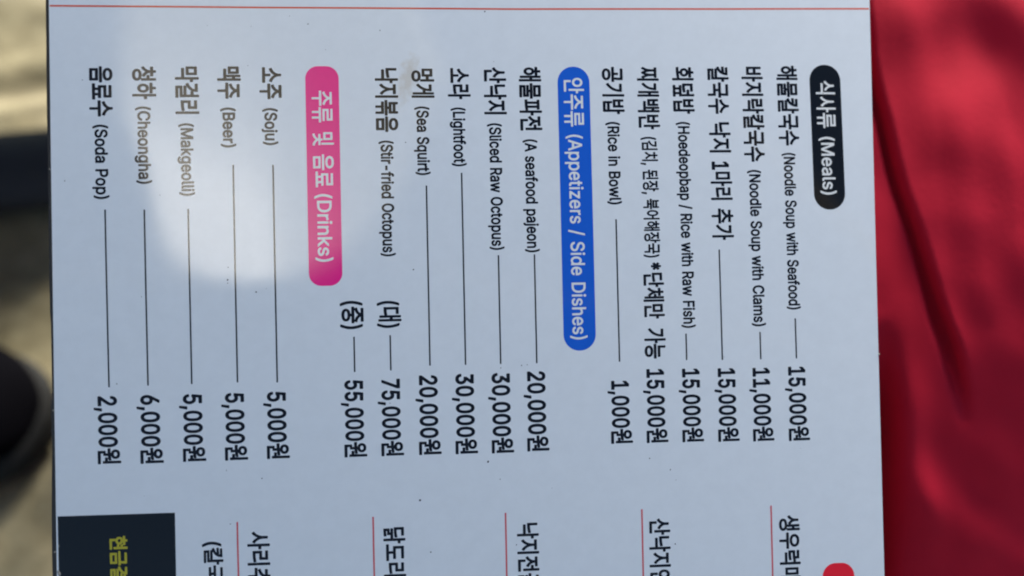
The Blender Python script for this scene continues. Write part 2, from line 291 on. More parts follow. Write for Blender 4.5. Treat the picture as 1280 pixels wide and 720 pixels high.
    '개': (0.92, [[361,-53,368,-54,412,-54,420,-49,423,-41,424,411,420,423,412,429,368,429,360,426,354,419,352,247,323,247,323,399,320,411,316,414,308,417,268,417,256,411,253,403,253,-21,258,-29,268,-32,308,-32,316,-29,320,-25,323,-17,323,179,328,182,352,181,353,-41,356,-48],[44,43,56,44,100,72,140,107,171,143,196,183,213,223,225,267,232,311,233,355,232,362,227,367,216,371,44,371,36,369,30,363,27,355,27,319,30,311,36,307,44,306,156,306,160,303,150,255,140,227,124,198,105,171,82,147,53,123,16,100,12,95,10,87,12,79,38,47]]),
    '걸': (0.92, [[100,-48,107,-50,411,-50,419,-49,424,-44,427,-36,427,0,423,10,415,14,167,14,164,20,164,32,167,35,399,36,407,39,411,44,413,52,413,160,409,172,413,184,413,412,411,420,407,426,399,429,355,429,347,426,343,422,340,412,340,324,339,321,335,321,263,321,259,324,266,348,269,392,267,401,259,406,55,407,47,404,43,400,40,392,40,356,43,348,51,343,187,342,190,340,180,316,167,295,147,276,127,261,95,243,67,232,27,220,21,216,17,208,18,200,33,164,37,160,43,157,51,157,91,169,91,124,95,118,103,113,340,112,340,100,335,98,107,98,99,95,95,92,92,84,92,-32,93,-40],[119,179,117,180,143,192,181,216,211,242,239,278,241,276,244,264,247,260,255,256,335,256,339,255,340,252,340,180,339,178]]),
    '게': (0.92, [[362,-53,368,-54,412,-54,420,-50,424,-41,425,411,421,423,412,429,368,429,360,425,354,415,354,-37,356,-45],[266,-29,276,-32,316,-31,324,-29,328,-24,330,-17,330,399,328,410,324,414,316,417,276,417,268,415,261,407,260,247,256,244,224,244,220,247,229,287,233,323,234,359,228,369,220,371,48,372,36,369,29,359,29,319,33,311,39,307,156,307,159,303,150,259,137,227,121,199,101,171,78,147,49,123,14,99,10,91,12,79,40,46,48,43,56,44,101,75,140,110,171,147,192,180,260,180,260,-17,263,-25]]),
    '결': (0.92, [[99,-48,107,-50,411,-50,419,-48,424,-44,427,-36,427,0,423,10,415,14,167,14,164,16,164,20,164,32,167,36,399,36,407,39,411,44,413,52,413,160,409,172,413,184,413,412,411,420,407,425,399,429,355,429,344,424,340,416,339,364,273,364,272,396,267,403,259,406,55,406,47,404,43,400,40,392,40,356,43,348,51,342,191,342,193,340,181,312,167,293,147,274,127,260,99,245,67,232,27,221,20,216,17,204,35,163,39,159,47,157,87,168,91,164,91,124,95,118,103,113,340,112,340,100,335,98,107,98,99,96,95,92,92,84,92,-32,93,-40],[123,178,120,180,153,196,183,215,207,235,219,247,221,244,222,224,231,215,340,212,340,180,335,178],[247,277,244,280,255,300,339,300,340,296,340,280,335,277]]),
    '골': (0.92, [[67,-47,76,-49,392,-49,404,-46,410,-35,410,1,407,9,396,15,136,15,131,17,131,33,136,35,384,35,391,37,396,42,398,49,399,157,396,167,392,171,384,174,76,174,64,171,58,161,58,125,60,117,68,111,324,110,327,105,326,97,324,96,76,96,68,94,60,85,59,77,59,-35,62,-43],[22,185,432,185,440,186,447,193,449,201,449,233,444,244,436,248,387,249,396,317,396,401,388,409,380,411,76,411,67,409,62,405,58,397,58,361,61,353,68,347,324,346,323,309,317,261,320,252,324,249,251,249,250,253,249,313,246,321,236,327,188,326,181,321,178,313,177,249,20,247,16,245,11,237,10,201,12,192]]),
    '공': (0.92, [[188,-52,228,-53,264,-52,296,-48,328,-39,348,-31,368,-18,386,0,398,24,401,44,398,64,387,88,372,105,348,120,324,130,300,136,264,142,224,143,192,142,160,138,128,129,104,119,88,108,69,88,58,64,55,44,58,24,68,2,84,-16,108,-31,132,-41,160,-48],[192,12,164,17,148,23,133,32,128,40,128,48,132,56,148,67,164,73,204,80,228,80,272,77,308,67,323,56,328,48,327,40,322,32,308,23,292,17,252,11],[16,156,28,154,432,154,442,156,446,160,448,168,448,204,444,214,436,218,384,219,379,220,384,228,388,244,395,296,397,388,393,400,388,405,380,406,76,406,64,403,58,392,58,356,64,345,72,342,324,341,322,288,313,236,316,228,320,224,337,220,320,219,252,219,250,224,249,292,245,300,236,305,188,305,182,300,178,292,178,220,176,219,20,217,13,212,10,204,10,168,12,162]]),
    '국': (0.92, [[335,-53,344,-55,388,-54,396,-50,399,-45,399,119,396,125,388,129,268,130,266,131,266,179,268,181,436,181,443,183,448,187,450,195,451,227,448,240,443,243,436,246,392,246,390,247,397,315,398,391,396,399,388,406,380,408,80,408,68,404,62,395,62,355,66,347,72,343,320,343,324,342,325,339,323,287,316,246,24,246,16,243,10,235,10,195,16,184,24,181,192,181,193,175,193,131,192,130,68,130,60,127,55,123,52,115,52,79,55,71,60,67,68,65,324,65,328,64,328,-41,331,-49]]),
    '금': (0.92, [[68,-46,76,-48,384,-48,392,-46,396,-42,399,-34,398,134,392,141,384,143,76,143,68,141,64,137,60,130,60,-30,61,-38],[136,17,132,18,132,22,132,78,136,79,324,79,327,78,327,22,326,18,324,17],[15,178,20,175,28,174,436,174,444,176,449,182,451,190,450,226,446,234,436,238,392,239,389,242,397,314,398,390,395,398,388,404,380,405,80,405,68,402,64,397,62,390,62,354,65,346,72,341,324,340,325,338,324,298,316,242,312,239,24,238,14,234,10,226,10,186]]),
    '기': (0.92, [[347,-53,353,-54,397,-54,408,-49,411,-41,412,411,408,423,397,429,353,429,343,423,339,415,339,-37,340,-45],[46,31,53,30,59,31,109,59,158,95,197,134,228,175,251,219,267,267,276,315,278,363,277,371,273,376,261,380,53,380,45,379,38,371,36,363,36,327,41,320,45,317,201,316,203,311,200,295,190,259,176,227,153,193,131,167,101,140,65,115,25,94,18,87,15,79,17,71,41,35]]),
    '김': (0.92, [[96,-46,105,-48,397,-48,405,-45,409,-41,411,-30,411,134,407,146,411,158,411,414,409,421,405,426,397,428,353,428,345,425,339,418,339,154,337,152,109,152,99,154,145,175,181,198,216,230,241,260,261,298,272,338,277,382,276,390,273,395,261,400,57,400,48,398,41,391,39,386,39,350,41,342,49,337,193,336,198,334,185,302,171,282,151,262,129,245,101,229,65,213,25,200,20,198,15,190,17,178,33,146,41,139,49,138,93,152,97,150,89,142,88,134,88,-34,91,-42],[161,17,161,87,337,88,339,86,340,22,337,17]]),
    '낙': (0.92, [[327,-53,333,-54,377,-54,385,-52,390,-45,392,127,387,139,391,151,392,247,393,252,445,252,453,256,458,263,458,303,453,313,445,317,397,317,392,319,391,415,388,423,377,429,333,429,323,423,319,415,320,147,317,144,85,144,73,140,68,131,68,91,73,83,81,79,317,79,319,75,319,-41,322,-49],[41,171,109,171,185,175,241,181,297,191,305,195,309,203,304,243,299,251,289,255,185,241,105,237,104,239,103,391,98,399,89,403,41,402,33,395,31,387,31,187,33,179]]),
    '능': (0.92, [[189,-51,232,-52,264,-51,296,-47,328,-39,352,-28,368,-17,386,1,396,25,399,45,396,65,385,89,371,105,348,121,324,130,300,137,264,142,196,142,160,137,132,130,112,121,88,106,72,88,61,65,59,45,61,25,72,1,88,-16,111,-31,136,-40,160,-46],[192,13,168,18,152,23,141,29,134,37,132,45,137,57,152,67,168,73,204,78,228,79,276,76,308,67,321,57,325,49,326,41,320,32,308,24,292,18,252,12],[19,153,28,152,436,152,444,155,448,161,450,201,448,209,444,213,436,217,24,217,15,213,12,209,10,201,10,165,13,157],[71,241,80,239,388,239,396,241,402,249,402,289,399,297,388,303,140,304,137,309,136,411,132,416,124,420,80,420,72,417,68,413,65,405,65,253,68,246]]),
    '단': (0.92, [[87,-43,97,-45,397,-44,405,-42,410,-35,411,5,409,14,405,18,397,20,153,21,150,125,145,132,137,134,93,134,83,129,79,117,79,-31,82,-39],[325,73,333,71,377,71,385,73,389,77,391,85,392,229,445,230,453,233,458,241,458,281,453,292,445,295,397,295,392,297,392,413,389,421,386,425,377,429,333,429,325,425,320,417,319,85,322,77],[37,153,49,151,197,153,269,162,297,167,301,169,305,173,307,181,302,217,297,227,289,231,197,219,121,216,103,217,103,321,105,325,245,325,253,327,259,333,261,341,261,377,256,385,245,390,45,390,35,385,31,373,31,165,33,159]]),
    '닭': (0.92, [[327,-49,336,-51,380,-51,388,-46,391,-37,391,151,389,159,392,171,392,255,396,258,448,258,454,263,458,271,458,311,453,319,444,323,396,323,392,327,391,415,388,424,380,429,332,429,324,424,320,417,320,167,236,166,228,163,216,166,68,166,60,162,55,151,55,115,60,107,64,104,160,103,162,99,160,92,72,92,60,87,56,75,56,-33,58,-41,61,-45,72,-48,172,-48,220,-44,260,-36,266,-29,267,-21,261,15,253,23,244,24,188,17,128,15,127,31,224,32,228,35,233,43,233,99,236,102,316,102,320,99,320,-37,323,-45],[40,179,116,178,200,181,272,190,296,195,303,199,307,211,301,247,296,255,292,258,284,258,220,248,172,244,104,243,102,247,102,335,244,336,252,338,257,343,260,351,260,387,256,396,244,401,48,401,40,399,33,395,30,383,30,195,32,186]]),
    '대': (0.92, [[362,-53,368,-54,412,-54,420,-50,424,-41,424,411,420,423,412,429,368,429,360,426,355,419,354,251,352,248,324,248,321,251,321,403,318,411,312,418,304,419,264,419,253,411,251,403,251,135,248,128,244,133,236,136,180,127,144,125,100,123,98,127,98,307,100,309,216,310,222,315,224,323,224,359,222,367,216,373,208,374,40,374,32,371,26,359,26,71,28,63,40,57,140,58,200,64,240,71,248,74,251,71,251,67,251,-17,254,-25,264,-31,312,-30,318,-25,320,-17,321,179,324,183,352,182,354,179,354,-41,357,-49]]),
    '덮': (0.92, [[85,-46,94,-48,406,-48,414,-47,418,-42,421,-34,421,2,418,11,406,17,354,17,352,22,352,86,358,88,406,88,413,94,416,102,416,138,414,145,409,150,413,162,413,414,410,422,406,426,398,429,354,429,346,426,342,422,340,414,340,326,339,322,230,321,219,318,214,310,214,270,218,262,222,258,230,257,338,256,340,254,342,153,98,152,90,150,84,146,82,138,82,102,86,93,94,88,142,88,146,86,146,18,90,16,82,12,77,2,77,-34,80,-42],[222,17,218,18,218,86,222,88,278,88,280,82,279,18],[46,162,118,161,198,164,266,171,290,175,298,180,301,190,296,230,294,235,286,240,218,231,174,227,110,226,108,230,108,334,110,336,262,337,269,342,273,350,273,390,268,398,258,402,50,401,41,398,36,386,36,178,38,169]]),
    '도': (0.92, [[18,5,28,3,436,3,447,9,450,17,451,53,448,62,440,67,268,68,265,73,265,149,266,153,388,153,396,155,401,161,403,173,403,205,396,215,388,218,140,218,134,221,134,325,136,327,388,328,394,333,398,341,398,381,393,389,388,392,380,393,80,393,72,391,67,389,62,377,62,165,67,157,76,153,192,153,193,149,193,73,192,68,20,67,12,61,10,53,10,17,13,9]]),
    '된': (0.92, [[95,-43,106,-45,414,-44,422,-39,424,-35,425,5,422,15,410,21,162,21,160,25,160,97,157,105,154,110,146,113,102,113,93,109,89,105,87,97,87,-31,90,-39],[346,61,354,60,398,60,406,64,410,73,410,413,406,424,398,428,350,428,342,423,338,413,338,73,341,65],[28,117,102,116,246,125,322,133,330,136,335,141,336,157,332,181,328,189,322,194,218,187,214,187,212,189,212,213,214,216,286,217,297,221,301,229,301,265,299,273,294,279,286,281,125,281,126,335,282,335,290,336,295,341,297,349,297,385,294,394,282,400,70,400,62,398,55,393,52,381,53,225,58,220,66,217,138,216,139,185,134,183,26,181,18,178,12,169,12,161,19,125]]),
    '라': (0.92, [[324,-53,333,-55,373,-55,381,-52,387,-45,388,183,449,184,457,188,462,199,462,235,459,243,455,247,449,249,388,251,388,415,385,423,373,429,329,429,321,425,316,415,316,-37,317,-45],[38,55,113,54,197,58,297,70,305,73,309,78,311,87,307,123,303,131,297,135,289,135,241,128,189,123,105,120,100,123,101,193,249,194,257,198,261,203,262,371,257,383,245,387,45,387,37,386,29,379,27,371,27,335,31,327,37,323,185,322,190,319,189,259,45,259,37,257,30,251,28,243,28,71,29,63]]),
    '락': (0.92, [[327,-52,334,-54,378,-54,386,-50,390,-44,392,112,387,128,392,140,392,244,394,247,446,248,454,252,458,260,458,300,454,308,446,313,394,313,392,316,391,416,387,424,378,428,330,428,324,424,319,416,320,132,318,130,82,130,74,128,70,124,67,116,67,76,70,71,78,66,318,65,319,-40,322,-48],[38,148,110,147,194,150,270,157,298,162,306,166,310,176,306,212,302,222,294,226,218,217,166,214,106,212,102,212,101,216,102,245,246,246,258,250,262,256,263,264,262,388,258,397,246,402,46,402,38,401,31,396,28,388,28,352,31,344,38,338,191,336,191,312,186,309,46,309,38,308,33,304,29,292,29,164,30,156]]),
    '럭': (0.92, [[348,-53,358,-55,402,-54,409,-49,412,-41,413,111,410,119,407,123,411,131,413,139,413,411,410,422,406,426,398,428,354,428,344,423,340,415,340,323,338,320,270,320,262,317,259,323,258,387,254,397,246,401,46,402,34,398,28,387,28,351,30,343,38,338,186,337,187,335,186,308,46,308,33,303,29,291,29,159,31,151,38,145,106,144,182,146,234,150,290,158,298,166,299,175,295,211,290,219,286,221,278,222,186,212,102,210,101,243,246,244,254,248,262,258,270,255,338,255,340,251,340,135,342,127,94,126,85,123,80,115,79,79,83,67,94,62,338,62,340,59,340,-41,343,-49]]),
    '료': (0.92, [[18,4,28,2,436,2,447,8,450,16,451,52,448,60,444,64,436,67,344,67,340,72,341,120,344,121,396,121,403,124,408,128,410,136,410,172,408,179,403,184,396,186,136,186,133,192,133,224,136,228,384,228,394,232,400,244,400,380,394,392,384,396,76,396,64,390,60,380,60,344,64,336,72,331,324,331,328,328,328,296,324,292,76,292,65,288,61,276,61,132,64,127,72,122,124,120,124,68,24,67,16,64,12,59,10,52,10,16,13,8],[200,67,196,68,196,120,200,121,269,120,268,67]]),
    '류': (0.92, [[123,-53,131,-55,175,-54,183,-50,187,-45,188,91,191,95,195,95,267,95,271,92,272,-45,275,-49,283,-54,327,-55,336,-53,340,-49,343,-41,344,91,347,95,435,95,443,98,450,107,450,143,448,151,443,157,435,159,27,160,15,156,11,151,9,143,9,107,15,98,23,95,111,95,115,94,116,-41,119,-49],[70,175,395,175,403,177,410,187,411,223,407,234,399,239,135,240,132,243,132,259,135,264,391,265,398,271,401,279,401,395,399,403,391,410,383,412,75,412,63,407,58,399,58,359,62,351,71,347,323,347,328,343,328,327,323,327,75,327,67,324,62,319,60,311,60,191,63,180]]),
    '리': (0.92, [[347,-53,353,-55,397,-55,408,-49,411,-41,411,415,408,423,397,429,353,429,345,425,339,415,339,-37,341,-46],[47,55,145,55,229,60,317,71,325,74,330,79,331,87,327,123,323,131,317,135,197,123,113,120,109,123,109,191,113,195,261,195,269,198,273,202,275,211,275,371,273,379,269,384,257,387,49,387,41,384,37,379,35,371,35,335,39,327,45,323,197,322,202,319,201,259,53,259,45,258,37,251,36,243,36,71,40,59]]),
    '마': (0.92, [[324,-53,330,-54,374,-54,382,-52,387,-45,388,179,394,183,450,183,458,187,462,195,462,235,458,244,450,248,394,249,388,251,388,415,384,423,374,429,330,429,319,423,316,415,316,-37,317,-45],[34,63,46,61,250,61,258,62,263,67,266,75,266,367,261,379,250,384,46,384,38,382,30,376,28,367,28,75,30,69],[102,125,99,127,99,315,102,320,194,320,194,127,190,125]]),
    '막': (0.92, [[327,-53,334,-55,378,-55,386,-51,390,-45,392,119,387,135,392,147,392,243,394,246,446,246,454,251,458,259,458,299,453,307,446,311,394,312,392,315,391,415,386,425,378,429,330,428,322,423,319,415,320,139,318,137,82,137,74,135,70,131,67,123,67,83,70,78,78,73,318,72,319,-41,322,-49],[34,167,46,164,250,164,262,168,266,175,267,183,267,379,262,391,250,395,42,395,33,391,28,379,28,179,30,171],[102,228,100,231,100,327,102,331,194,331,196,327,196,231,194,229]]),
    '만': (0.92, [[87,-43,94,-44,398,-44,406,-41,410,-35,411,5,406,17,398,20,154,21,151,25,151,113,149,121,138,129,94,129,85,125,81,121,79,113,79,-31,82,-38],[325,69,334,67,378,67,389,73,391,81,392,221,393,225,446,226,454,231,457,237,458,277,454,286,446,291,394,292,392,293,392,413,386,425,378,429,330,428,325,425,320,417,319,81,322,73],[37,149,46,148,250,148,258,149,263,153,267,165,267,369,266,377,262,384,250,388,46,388,38,387,31,381,28,373,28,165,30,156],[102,213,100,217,100,321,102,324,194,323,196,321,195,213]]),
    '매': (0.92, [[362,-53,368,-54,412,-54,420,-51,425,-41,425,411,421,423,412,429,368,429,360,425,355,419,354,255,352,250,325,251,324,403,322,411,312,419,268,419,259,415,254,407,254,-21,260,-29,272,-32,312,-31,320,-27,323,-21,324,179,325,183,328,185,352,185,354,179,354,-41,357,-49],[38,67,216,67,224,71,227,75,229,83,229,359,228,368,220,375,40,376,32,373,28,368,26,359,26,83,28,75],[100,131,96,131,96,311,156,313,158,311,159,307,159,135,156,131]]),
    '맥': (0.92, [[358,-53,364,-54,408,-54,418,-49,421,-41,421,119,420,126,415,131,420,137,421,143,422,411,417,423,408,428,364,428,356,424,352,419,351,315,348,313,328,313,324,315,324,403,320,415,312,420,268,420,260,416,256,411,254,403,254,147,259,135,104,135,92,129,88,119,89,79,92,75,100,70,348,70,350,67,350,-41,353,-49],[320,135,324,147,324,243,327,247,348,247,351,243,351,143,353,135],[40,163,220,163,231,167,235,179,235,375,232,383,228,387,220,390,44,390,32,383,30,375,30,179,32,171],[104,226,100,227,100,323,104,327,164,326,165,323,165,227,164,226]]),
    '멍': (0.92, [[210,-52,249,-53,281,-52,313,-48,341,-40,365,-30,385,-16,401,2,410,20,414,48,411,68,403,88,385,110,355,128,361,131,401,131,409,136,412,144,413,412,411,420,405,427,397,429,353,429,345,424,342,420,340,412,340,320,340,316,337,315,269,315,267,380,264,388,257,394,45,394,37,391,32,384,31,176,34,168,41,164,257,164,264,168,267,176,268,248,339,248,340,144,343,136,341,135,313,142,285,146,249,148,213,146,181,142,150,132,129,122,113,111,96,92,86,72,82,48,85,24,94,4,109,-13,129,-28,153,-39,181,-47],[213,12,177,22,164,28,155,40,155,52,159,60,173,70,189,77,229,83,269,83,289,81,309,77,325,70,337,61,341,52,341,40,336,32,325,24,309,17,269,11],[105,228,102,232,102,328,105,330,193,330,196,328,195,228]]),
    '물': (0.92, [[68,-48,76,-50,392,-50,404,-47,410,-36,410,0,406,8,400,13,136,14,132,16,132,24,136,28,380,28,388,29,395,36,397,44,397,144,392,156,380,161,268,161,265,164,266,172,268,174,440,175,446,180,449,188,449,224,446,232,440,237,432,239,28,239,16,235,10,224,10,188,12,180,20,175,188,174,193,172,192,162,188,161,76,161,68,159,61,152,59,144,59,112,62,104,68,100,76,98,324,98,325,96,324,90,320,90,76,90,68,87,60,76,60,-32,61,-40],[68,248,80,245,380,245,388,247,394,252,396,260,395,404,388,412,380,414,72,413,64,404,63,396,63,260,65,252],[136,310,134,312,134,348,136,350,320,350,324,348,324,312,320,309]]),
    '및': (0.92, [[87,-51,95,-53,123,-48,175,-32,219,-9,251,19,287,-10,331,-33,355,-42,403,-52,411,-53,420,-47,436,-11,437,-3,433,5,427,9,371,22,347,32,327,43,311,55,296,73,299,76,407,76,415,78,420,85,420,129,415,136,403,141,408,145,410,153,411,413,409,421,403,427,395,429,351,429,343,424,339,417,339,153,341,145,346,141,339,139,291,139,289,141,287,174,279,181,265,185,274,193,275,201,275,385,272,393,268,397,259,400,51,400,43,398,36,393,33,385,33,201,37,189,47,184,219,184,225,181,220,177,216,169,215,139,99,139,91,137,84,129,83,89,87,81,91,77,99,76,203,76,209,73,191,53,155,31,107,15,75,9,69,5,65,-3,66,-11,80,-43],[107,248,105,253,105,333,107,336,199,336,203,334,203,248]]),
    '바': (0.92, [[324,-53,330,-54,374,-54,382,-52,387,-45,388,183,450,185,458,189,462,199,462,235,460,243,456,247,446,251,389,251,388,415,384,423,374,429,330,429,319,423,316,415,316,-37,317,-45],[37,55,46,54,254,54,262,56,266,60,269,71,269,375,266,383,262,388,254,391,210,390,200,383,197,375,197,275,194,272,102,272,100,275,99,375,97,383,90,389,82,391,42,390,34,387,30,383,28,375,28,71,30,62],[102,120,100,123,100,203,101,207,194,207,197,203,197,123,194,120]]),
    '반': (0.92, [[87,-43,94,-44,398,-44,406,-41,410,-35,411,5,406,17,398,20,154,21,151,25,151,113,148,121,138,128,94,128,85,125,82,121,79,113,79,-31,82,-38],[324,69,334,66,378,66,386,69,390,73,392,81,392,225,446,227,454,232,458,241,458,277,455,285,451,289,442,292,394,292,392,293,391,413,386,425,378,428,330,428,322,422,319,413,319,81],[33,145,38,143,46,142,254,142,263,145,269,157,269,377,268,385,262,393,254,396,214,396,202,392,197,381,197,325,194,321,102,321,100,325,100,381,94,393,86,396,42,396,31,389,28,381,28,157],[102,206,100,209,100,253,102,257,190,257,194,257,197,253,197,209,194,206]]),
    '밥': (0.92, [[84,-46,94,-48,374,-48,382,-47,388,-42,392,-30,392,142,388,154,392,166,392,258,394,259,442,259,451,262,455,266,458,274,458,310,454,320,446,325,393,326,392,330,392,414,389,422,386,426,378,429,334,429,325,426,320,418,319,166,322,154,319,146,318,106,150,106,147,110,147,146,142,156,130,160,90,159,82,157,76,146,76,-30,77,-38],[150,17,147,22,147,38,150,42,318,42,319,38,318,17],[33,174,38,171,46,170,254,170,263,174,269,186,269,390,264,402,254,406,210,406,202,402,197,394,197,346,194,340,102,340,100,346,100,394,94,403,86,406,42,406,33,402,28,390,28,186],[102,234,100,238,100,274,102,276,194,276,197,274,197,238,194,234]]),
    '백': (0.92, [[358,-53,364,-54,408,-54,418,-49,421,-41,421,115,419,123,414,127,420,135,422,143,422,411,417,423,408,428,364,428,356,424,352,419,351,315,348,312,328,312,324,315,324,403,320,415,312,420,268,420,260,416,256,411,254,403,254,143,257,135,261,131,256,130,104,130,92,125,88,115,88,75,92,70,100,65,348,65,350,59,350,-41,353,-49],[320,130,317,131,321,135,324,143,324,243,328,246,348,246,351,243,351,143,354,131],[39,159,48,158,220,158,228,160,232,163,236,175,236,383,231,395,220,400,180,400,170,395,166,383,166,331,164,329,160,329,104,329,100,331,100,387,96,395,92,398,84,400,44,400,34,395,30,383,30,175,32,166],[104,223,101,223,100,227,100,263,104,265,164,265,165,263,166,227,164,223]]),
    '볶': (0.92, [[169,-52,176,-54,216,-54,224,-52,229,-48,232,-40,232,60,236,64,328,64,329,60,329,-40,332,-47,336,-51,344,-54,388,-54,396,-50,400,-44,401,-36,401,112,397,124,392,128,384,129,240,129,228,125,216,129,68,129,56,125,51,116,50,80,52,72,60,65,160,64,161,-40,164,-48],[19,140,28,139,432,139,444,142,449,152,449,188,446,196,440,202,266,204,266,216,268,220,380,220,388,222,394,228,396,236,396,404,392,415,380,420,340,420,332,418,324,408,324,372,320,369,140,369,136,372,135,408,128,418,120,420,80,420,69,416,64,404,64,236,65,228,72,222,80,220,192,220,193,204,20,202,12,196,10,188,10,152,13,144],[140,285,136,288,136,292,136,304,140,306,320,306,324,304,324,288,320,285]]),
    '북': (0.92, [[334,-53,340,-54,384,-54,392,-52,397,-45,397,111,392,119,384,121,268,122,265,123,265,139,268,143,272,143,440,144,447,151,449,159,449,195,444,204,432,208,28,208,20,206,12,200,10,191,10,155,14,147,20,144,188,143,192,143,193,139,192,122,72,122,63,119,58,115,55,107,55,71,58,63,61,59,72,57,324,57,326,51,326,-41,329,-49],[73,219,80,218,380,218,388,220,394,227,396,235,395,403,393,411,388,417,380,419,340,419,332,417,326,411,324,403,324,367,140,367,136,367,135,407,129,415,120,419,80,419,72,417,66,411,64,403,64,235,65,227],[140,283,136,283,136,287,136,303,140,304,324,303,324,283,320,283]]),
    '사': (0.92, [[324,-53,329,-54,373,-54,381,-52,387,-45,389,179,449,180,457,184,462,191,462,231,457,242,449,246,388,247,388,415,384,423,373,429,329,429,321,425,316,415,316,-37,317,-45],[37,43,49,43,69,55,91,71,107,87,137,127,157,165,176,131,204,95,237,66,261,52,269,51,277,55,306,95,306,103,301,111,276,127,257,143,239,163,223,187,210,211,200,239,194,267,192,295,192,375,189,384,181,389,133,390,125,386,121,379,120,295,118,263,111,235,101,207,87,179,73,158,57,139,33,118,9,103,4,95,5,83,32,47]]),
    '산': (0.92, [[88,-43,98,-45,398,-44,406,-41,410,-35,411,5,406,17,398,20,154,21,151,117,146,124,138,127,94,127,83,121,80,113,80,-31,83,-39],[328,65,378,64,388,69,392,81,392,221,394,224,398,225,446,225,454,229,458,237,458,277,454,286,446,290,398,291,394,291,392,293,392,413,390,421,386,425,378,429,334,429,325,425,320,417,319,81,322,71],[36,129,46,127,54,129,74,138,106,158,138,190,158,219,162,218,178,196,206,169,226,156,262,139,270,138,278,141,301,177,304,189,299,197,270,211,250,224,222,251,209,269,200,289,194,309,193,385,191,393,186,399,178,401,134,401,126,397,122,393,121,385,119,309,113,285,105,265,93,245,76,225,58,210,42,200,14,187,9,181,8,173,10,168]]),
    '생': (0.92, [[219,-52,256,-53,292,-52,324,-48,352,-40,376,-30,396,-17,411,0,421,20,424,44,419,68,412,85,398,100,375,116,380,119,412,120,418,124,421,132,422,412,420,421,412,427,364,428,353,420,351,412,351,312,350,308,348,308,325,308,324,404,320,415,312,420,268,420,260,416,256,412,254,404,254,224,252,218,236,226,212,245,197,260,187,276,176,308,175,384,172,395,168,398,160,401,120,401,112,398,106,392,104,384,103,308,91,272,72,243,56,227,40,215,16,201,11,196,10,188,12,180,36,147,40,144,48,142,72,152,100,172,116,188,140,221,144,219,164,194,179,180,204,164,224,155,232,154,237,156,252,175,254,168,256,140,192,134,164,126,140,116,120,103,104,85,94,64,92,48,91,40,96,18,104,0,120,-17,140,-30,164,-40,192,-48],[216,12,184,21,172,28,165,36,164,44,168,54,183,64,196,69,236,76,280,76,300,74,332,65,344,57,350,48,350,36,344,29,332,21,316,16,284,11,260,10],[348,127,318,136,322,140,324,148,324,236,324,240,328,243,348,243,351,240,352,128]]),
    '소': (0.92, [[18,7,28,5,436,5,444,7,449,15,450,55,448,63,444,67,436,69,265,71,263,171,260,175,252,179,208,180,196,175,192,167,192,70,20,68,12,63,10,55,10,19,13,11],[49,147,60,143,88,150,116,160,144,174,168,190,192,209,212,230,228,251,264,211,288,191,316,173,340,161,368,150,396,143,407,147,430,187,431,195,428,203,424,206,392,215,364,226,336,242,314,259,294,279,278,303,268,327,265,351,265,387,260,395,252,398,204,398,196,394,191,387,191,351,186,323,178,303,162,279,144,260,120,241,93,227,68,216,36,207,28,200,26,195,27,187]]),
    '수': (0.92, [[201,-53,208,-54,252,-54,260,-50,263,-45,265,107,268,109,440,110,446,115,449,123,449,159,444,171,432,175,28,175,16,171,10,159,10,123,12,115,20,110,188,109,193,107,193,-41,196,-48],[53,195,64,193,92,198,120,207,148,219,192,246,212,264,228,282,232,283,248,264,267,247,292,230,340,207,392,193,404,194,410,199,428,235,429,243,425,251,420,256,384,264,360,272,336,284,312,300,294,315,278,335,270,351,267,371,266,399,260,410,252,413,208,413,200,410,194,403,192,371,189,351,181,335,166,315,148,299,124,284,100,272,72,263,40,256,34,251,31,243,32,235,50,199]]),
    '식': (0.92, [[347,-53,356,-55,400,-54,408,-49,411,-41,411,119,407,131,411,143,411,415,407,423,396,429,352,429,344,425,339,415,340,135,92,134,84,130,78,119,79,79,84,73,92,69,336,69,338,67,339,-41,342,-49],[41,147,48,145,56,146,80,157,112,178,144,209,164,238,168,236,196,202,216,184,249,163,272,154,280,153,288,157,310,191,313,203,309,211,280,226,260,238,244,252,229,267,216,287,207,307,202,327,200,395,192,406,184,408,140,407,129,399,127,391,125,327,119,303,111,283,98,263,81,243,64,229,48,219,20,205,15,199,15,187]]),
    '안': (0.92, [[87,-43,95,-45,399,-44,407,-39,410,-35,411,5,407,15,395,21,151,21,151,113,149,121,139,129,91,130,83,125,79,113,79,-31,82,-39],[331,65,379,65,390,73,392,81,392,225,443,226,452,229,457,237,458,277,451,289,443,291,395,292,392,293,392,413,387,424,379,429,331,429,323,424,319,417,319,81,323,70],[123,145,151,143,179,146,203,152,223,162,249,181,262,197,275,221,282,245,284,269,282,297,274,321,263,341,246,361,227,376,203,388,179,394,151,397,123,395,99,388,75,376,56,361,39,342,27,317,20,297,18,265,21,241,29,217,38,201,55,179,75,164,99,152],[135,212,123,216,109,225,94,245,89,269,94,293,107,313,127,326,151,330,175,326,196,313,209,293,213,269,209,245,195,227,179,217,163,212]]),
    '어': (0.92, [[349,-53,355,-55,399,-55,407,-51,412,-41,413,411,409,423,399,429,355,429,347,426,342,419,341,259,335,257,271,258,261,303,248,331,234,351,219,367,195,383,171,391,143,394,119,391,91,380,71,366,51,343,37,319,27,293,20,259,18,223,20,183,27,148,37,123,51,99,71,75,95,59,119,50,143,48,173,51,195,59,215,72,238,95,250,115,262,143,271,191,339,192,341,-41,343,-49],[131,119,114,131,105,143,98,159,90,195,89,243,94,271,99,287,107,302,123,319,135,324,147,326,163,321,175,313,186,299,192,287,199,267,202,247,202,199,199,175,194,159,186,143,178,131,167,122,155,117,143,116]]),
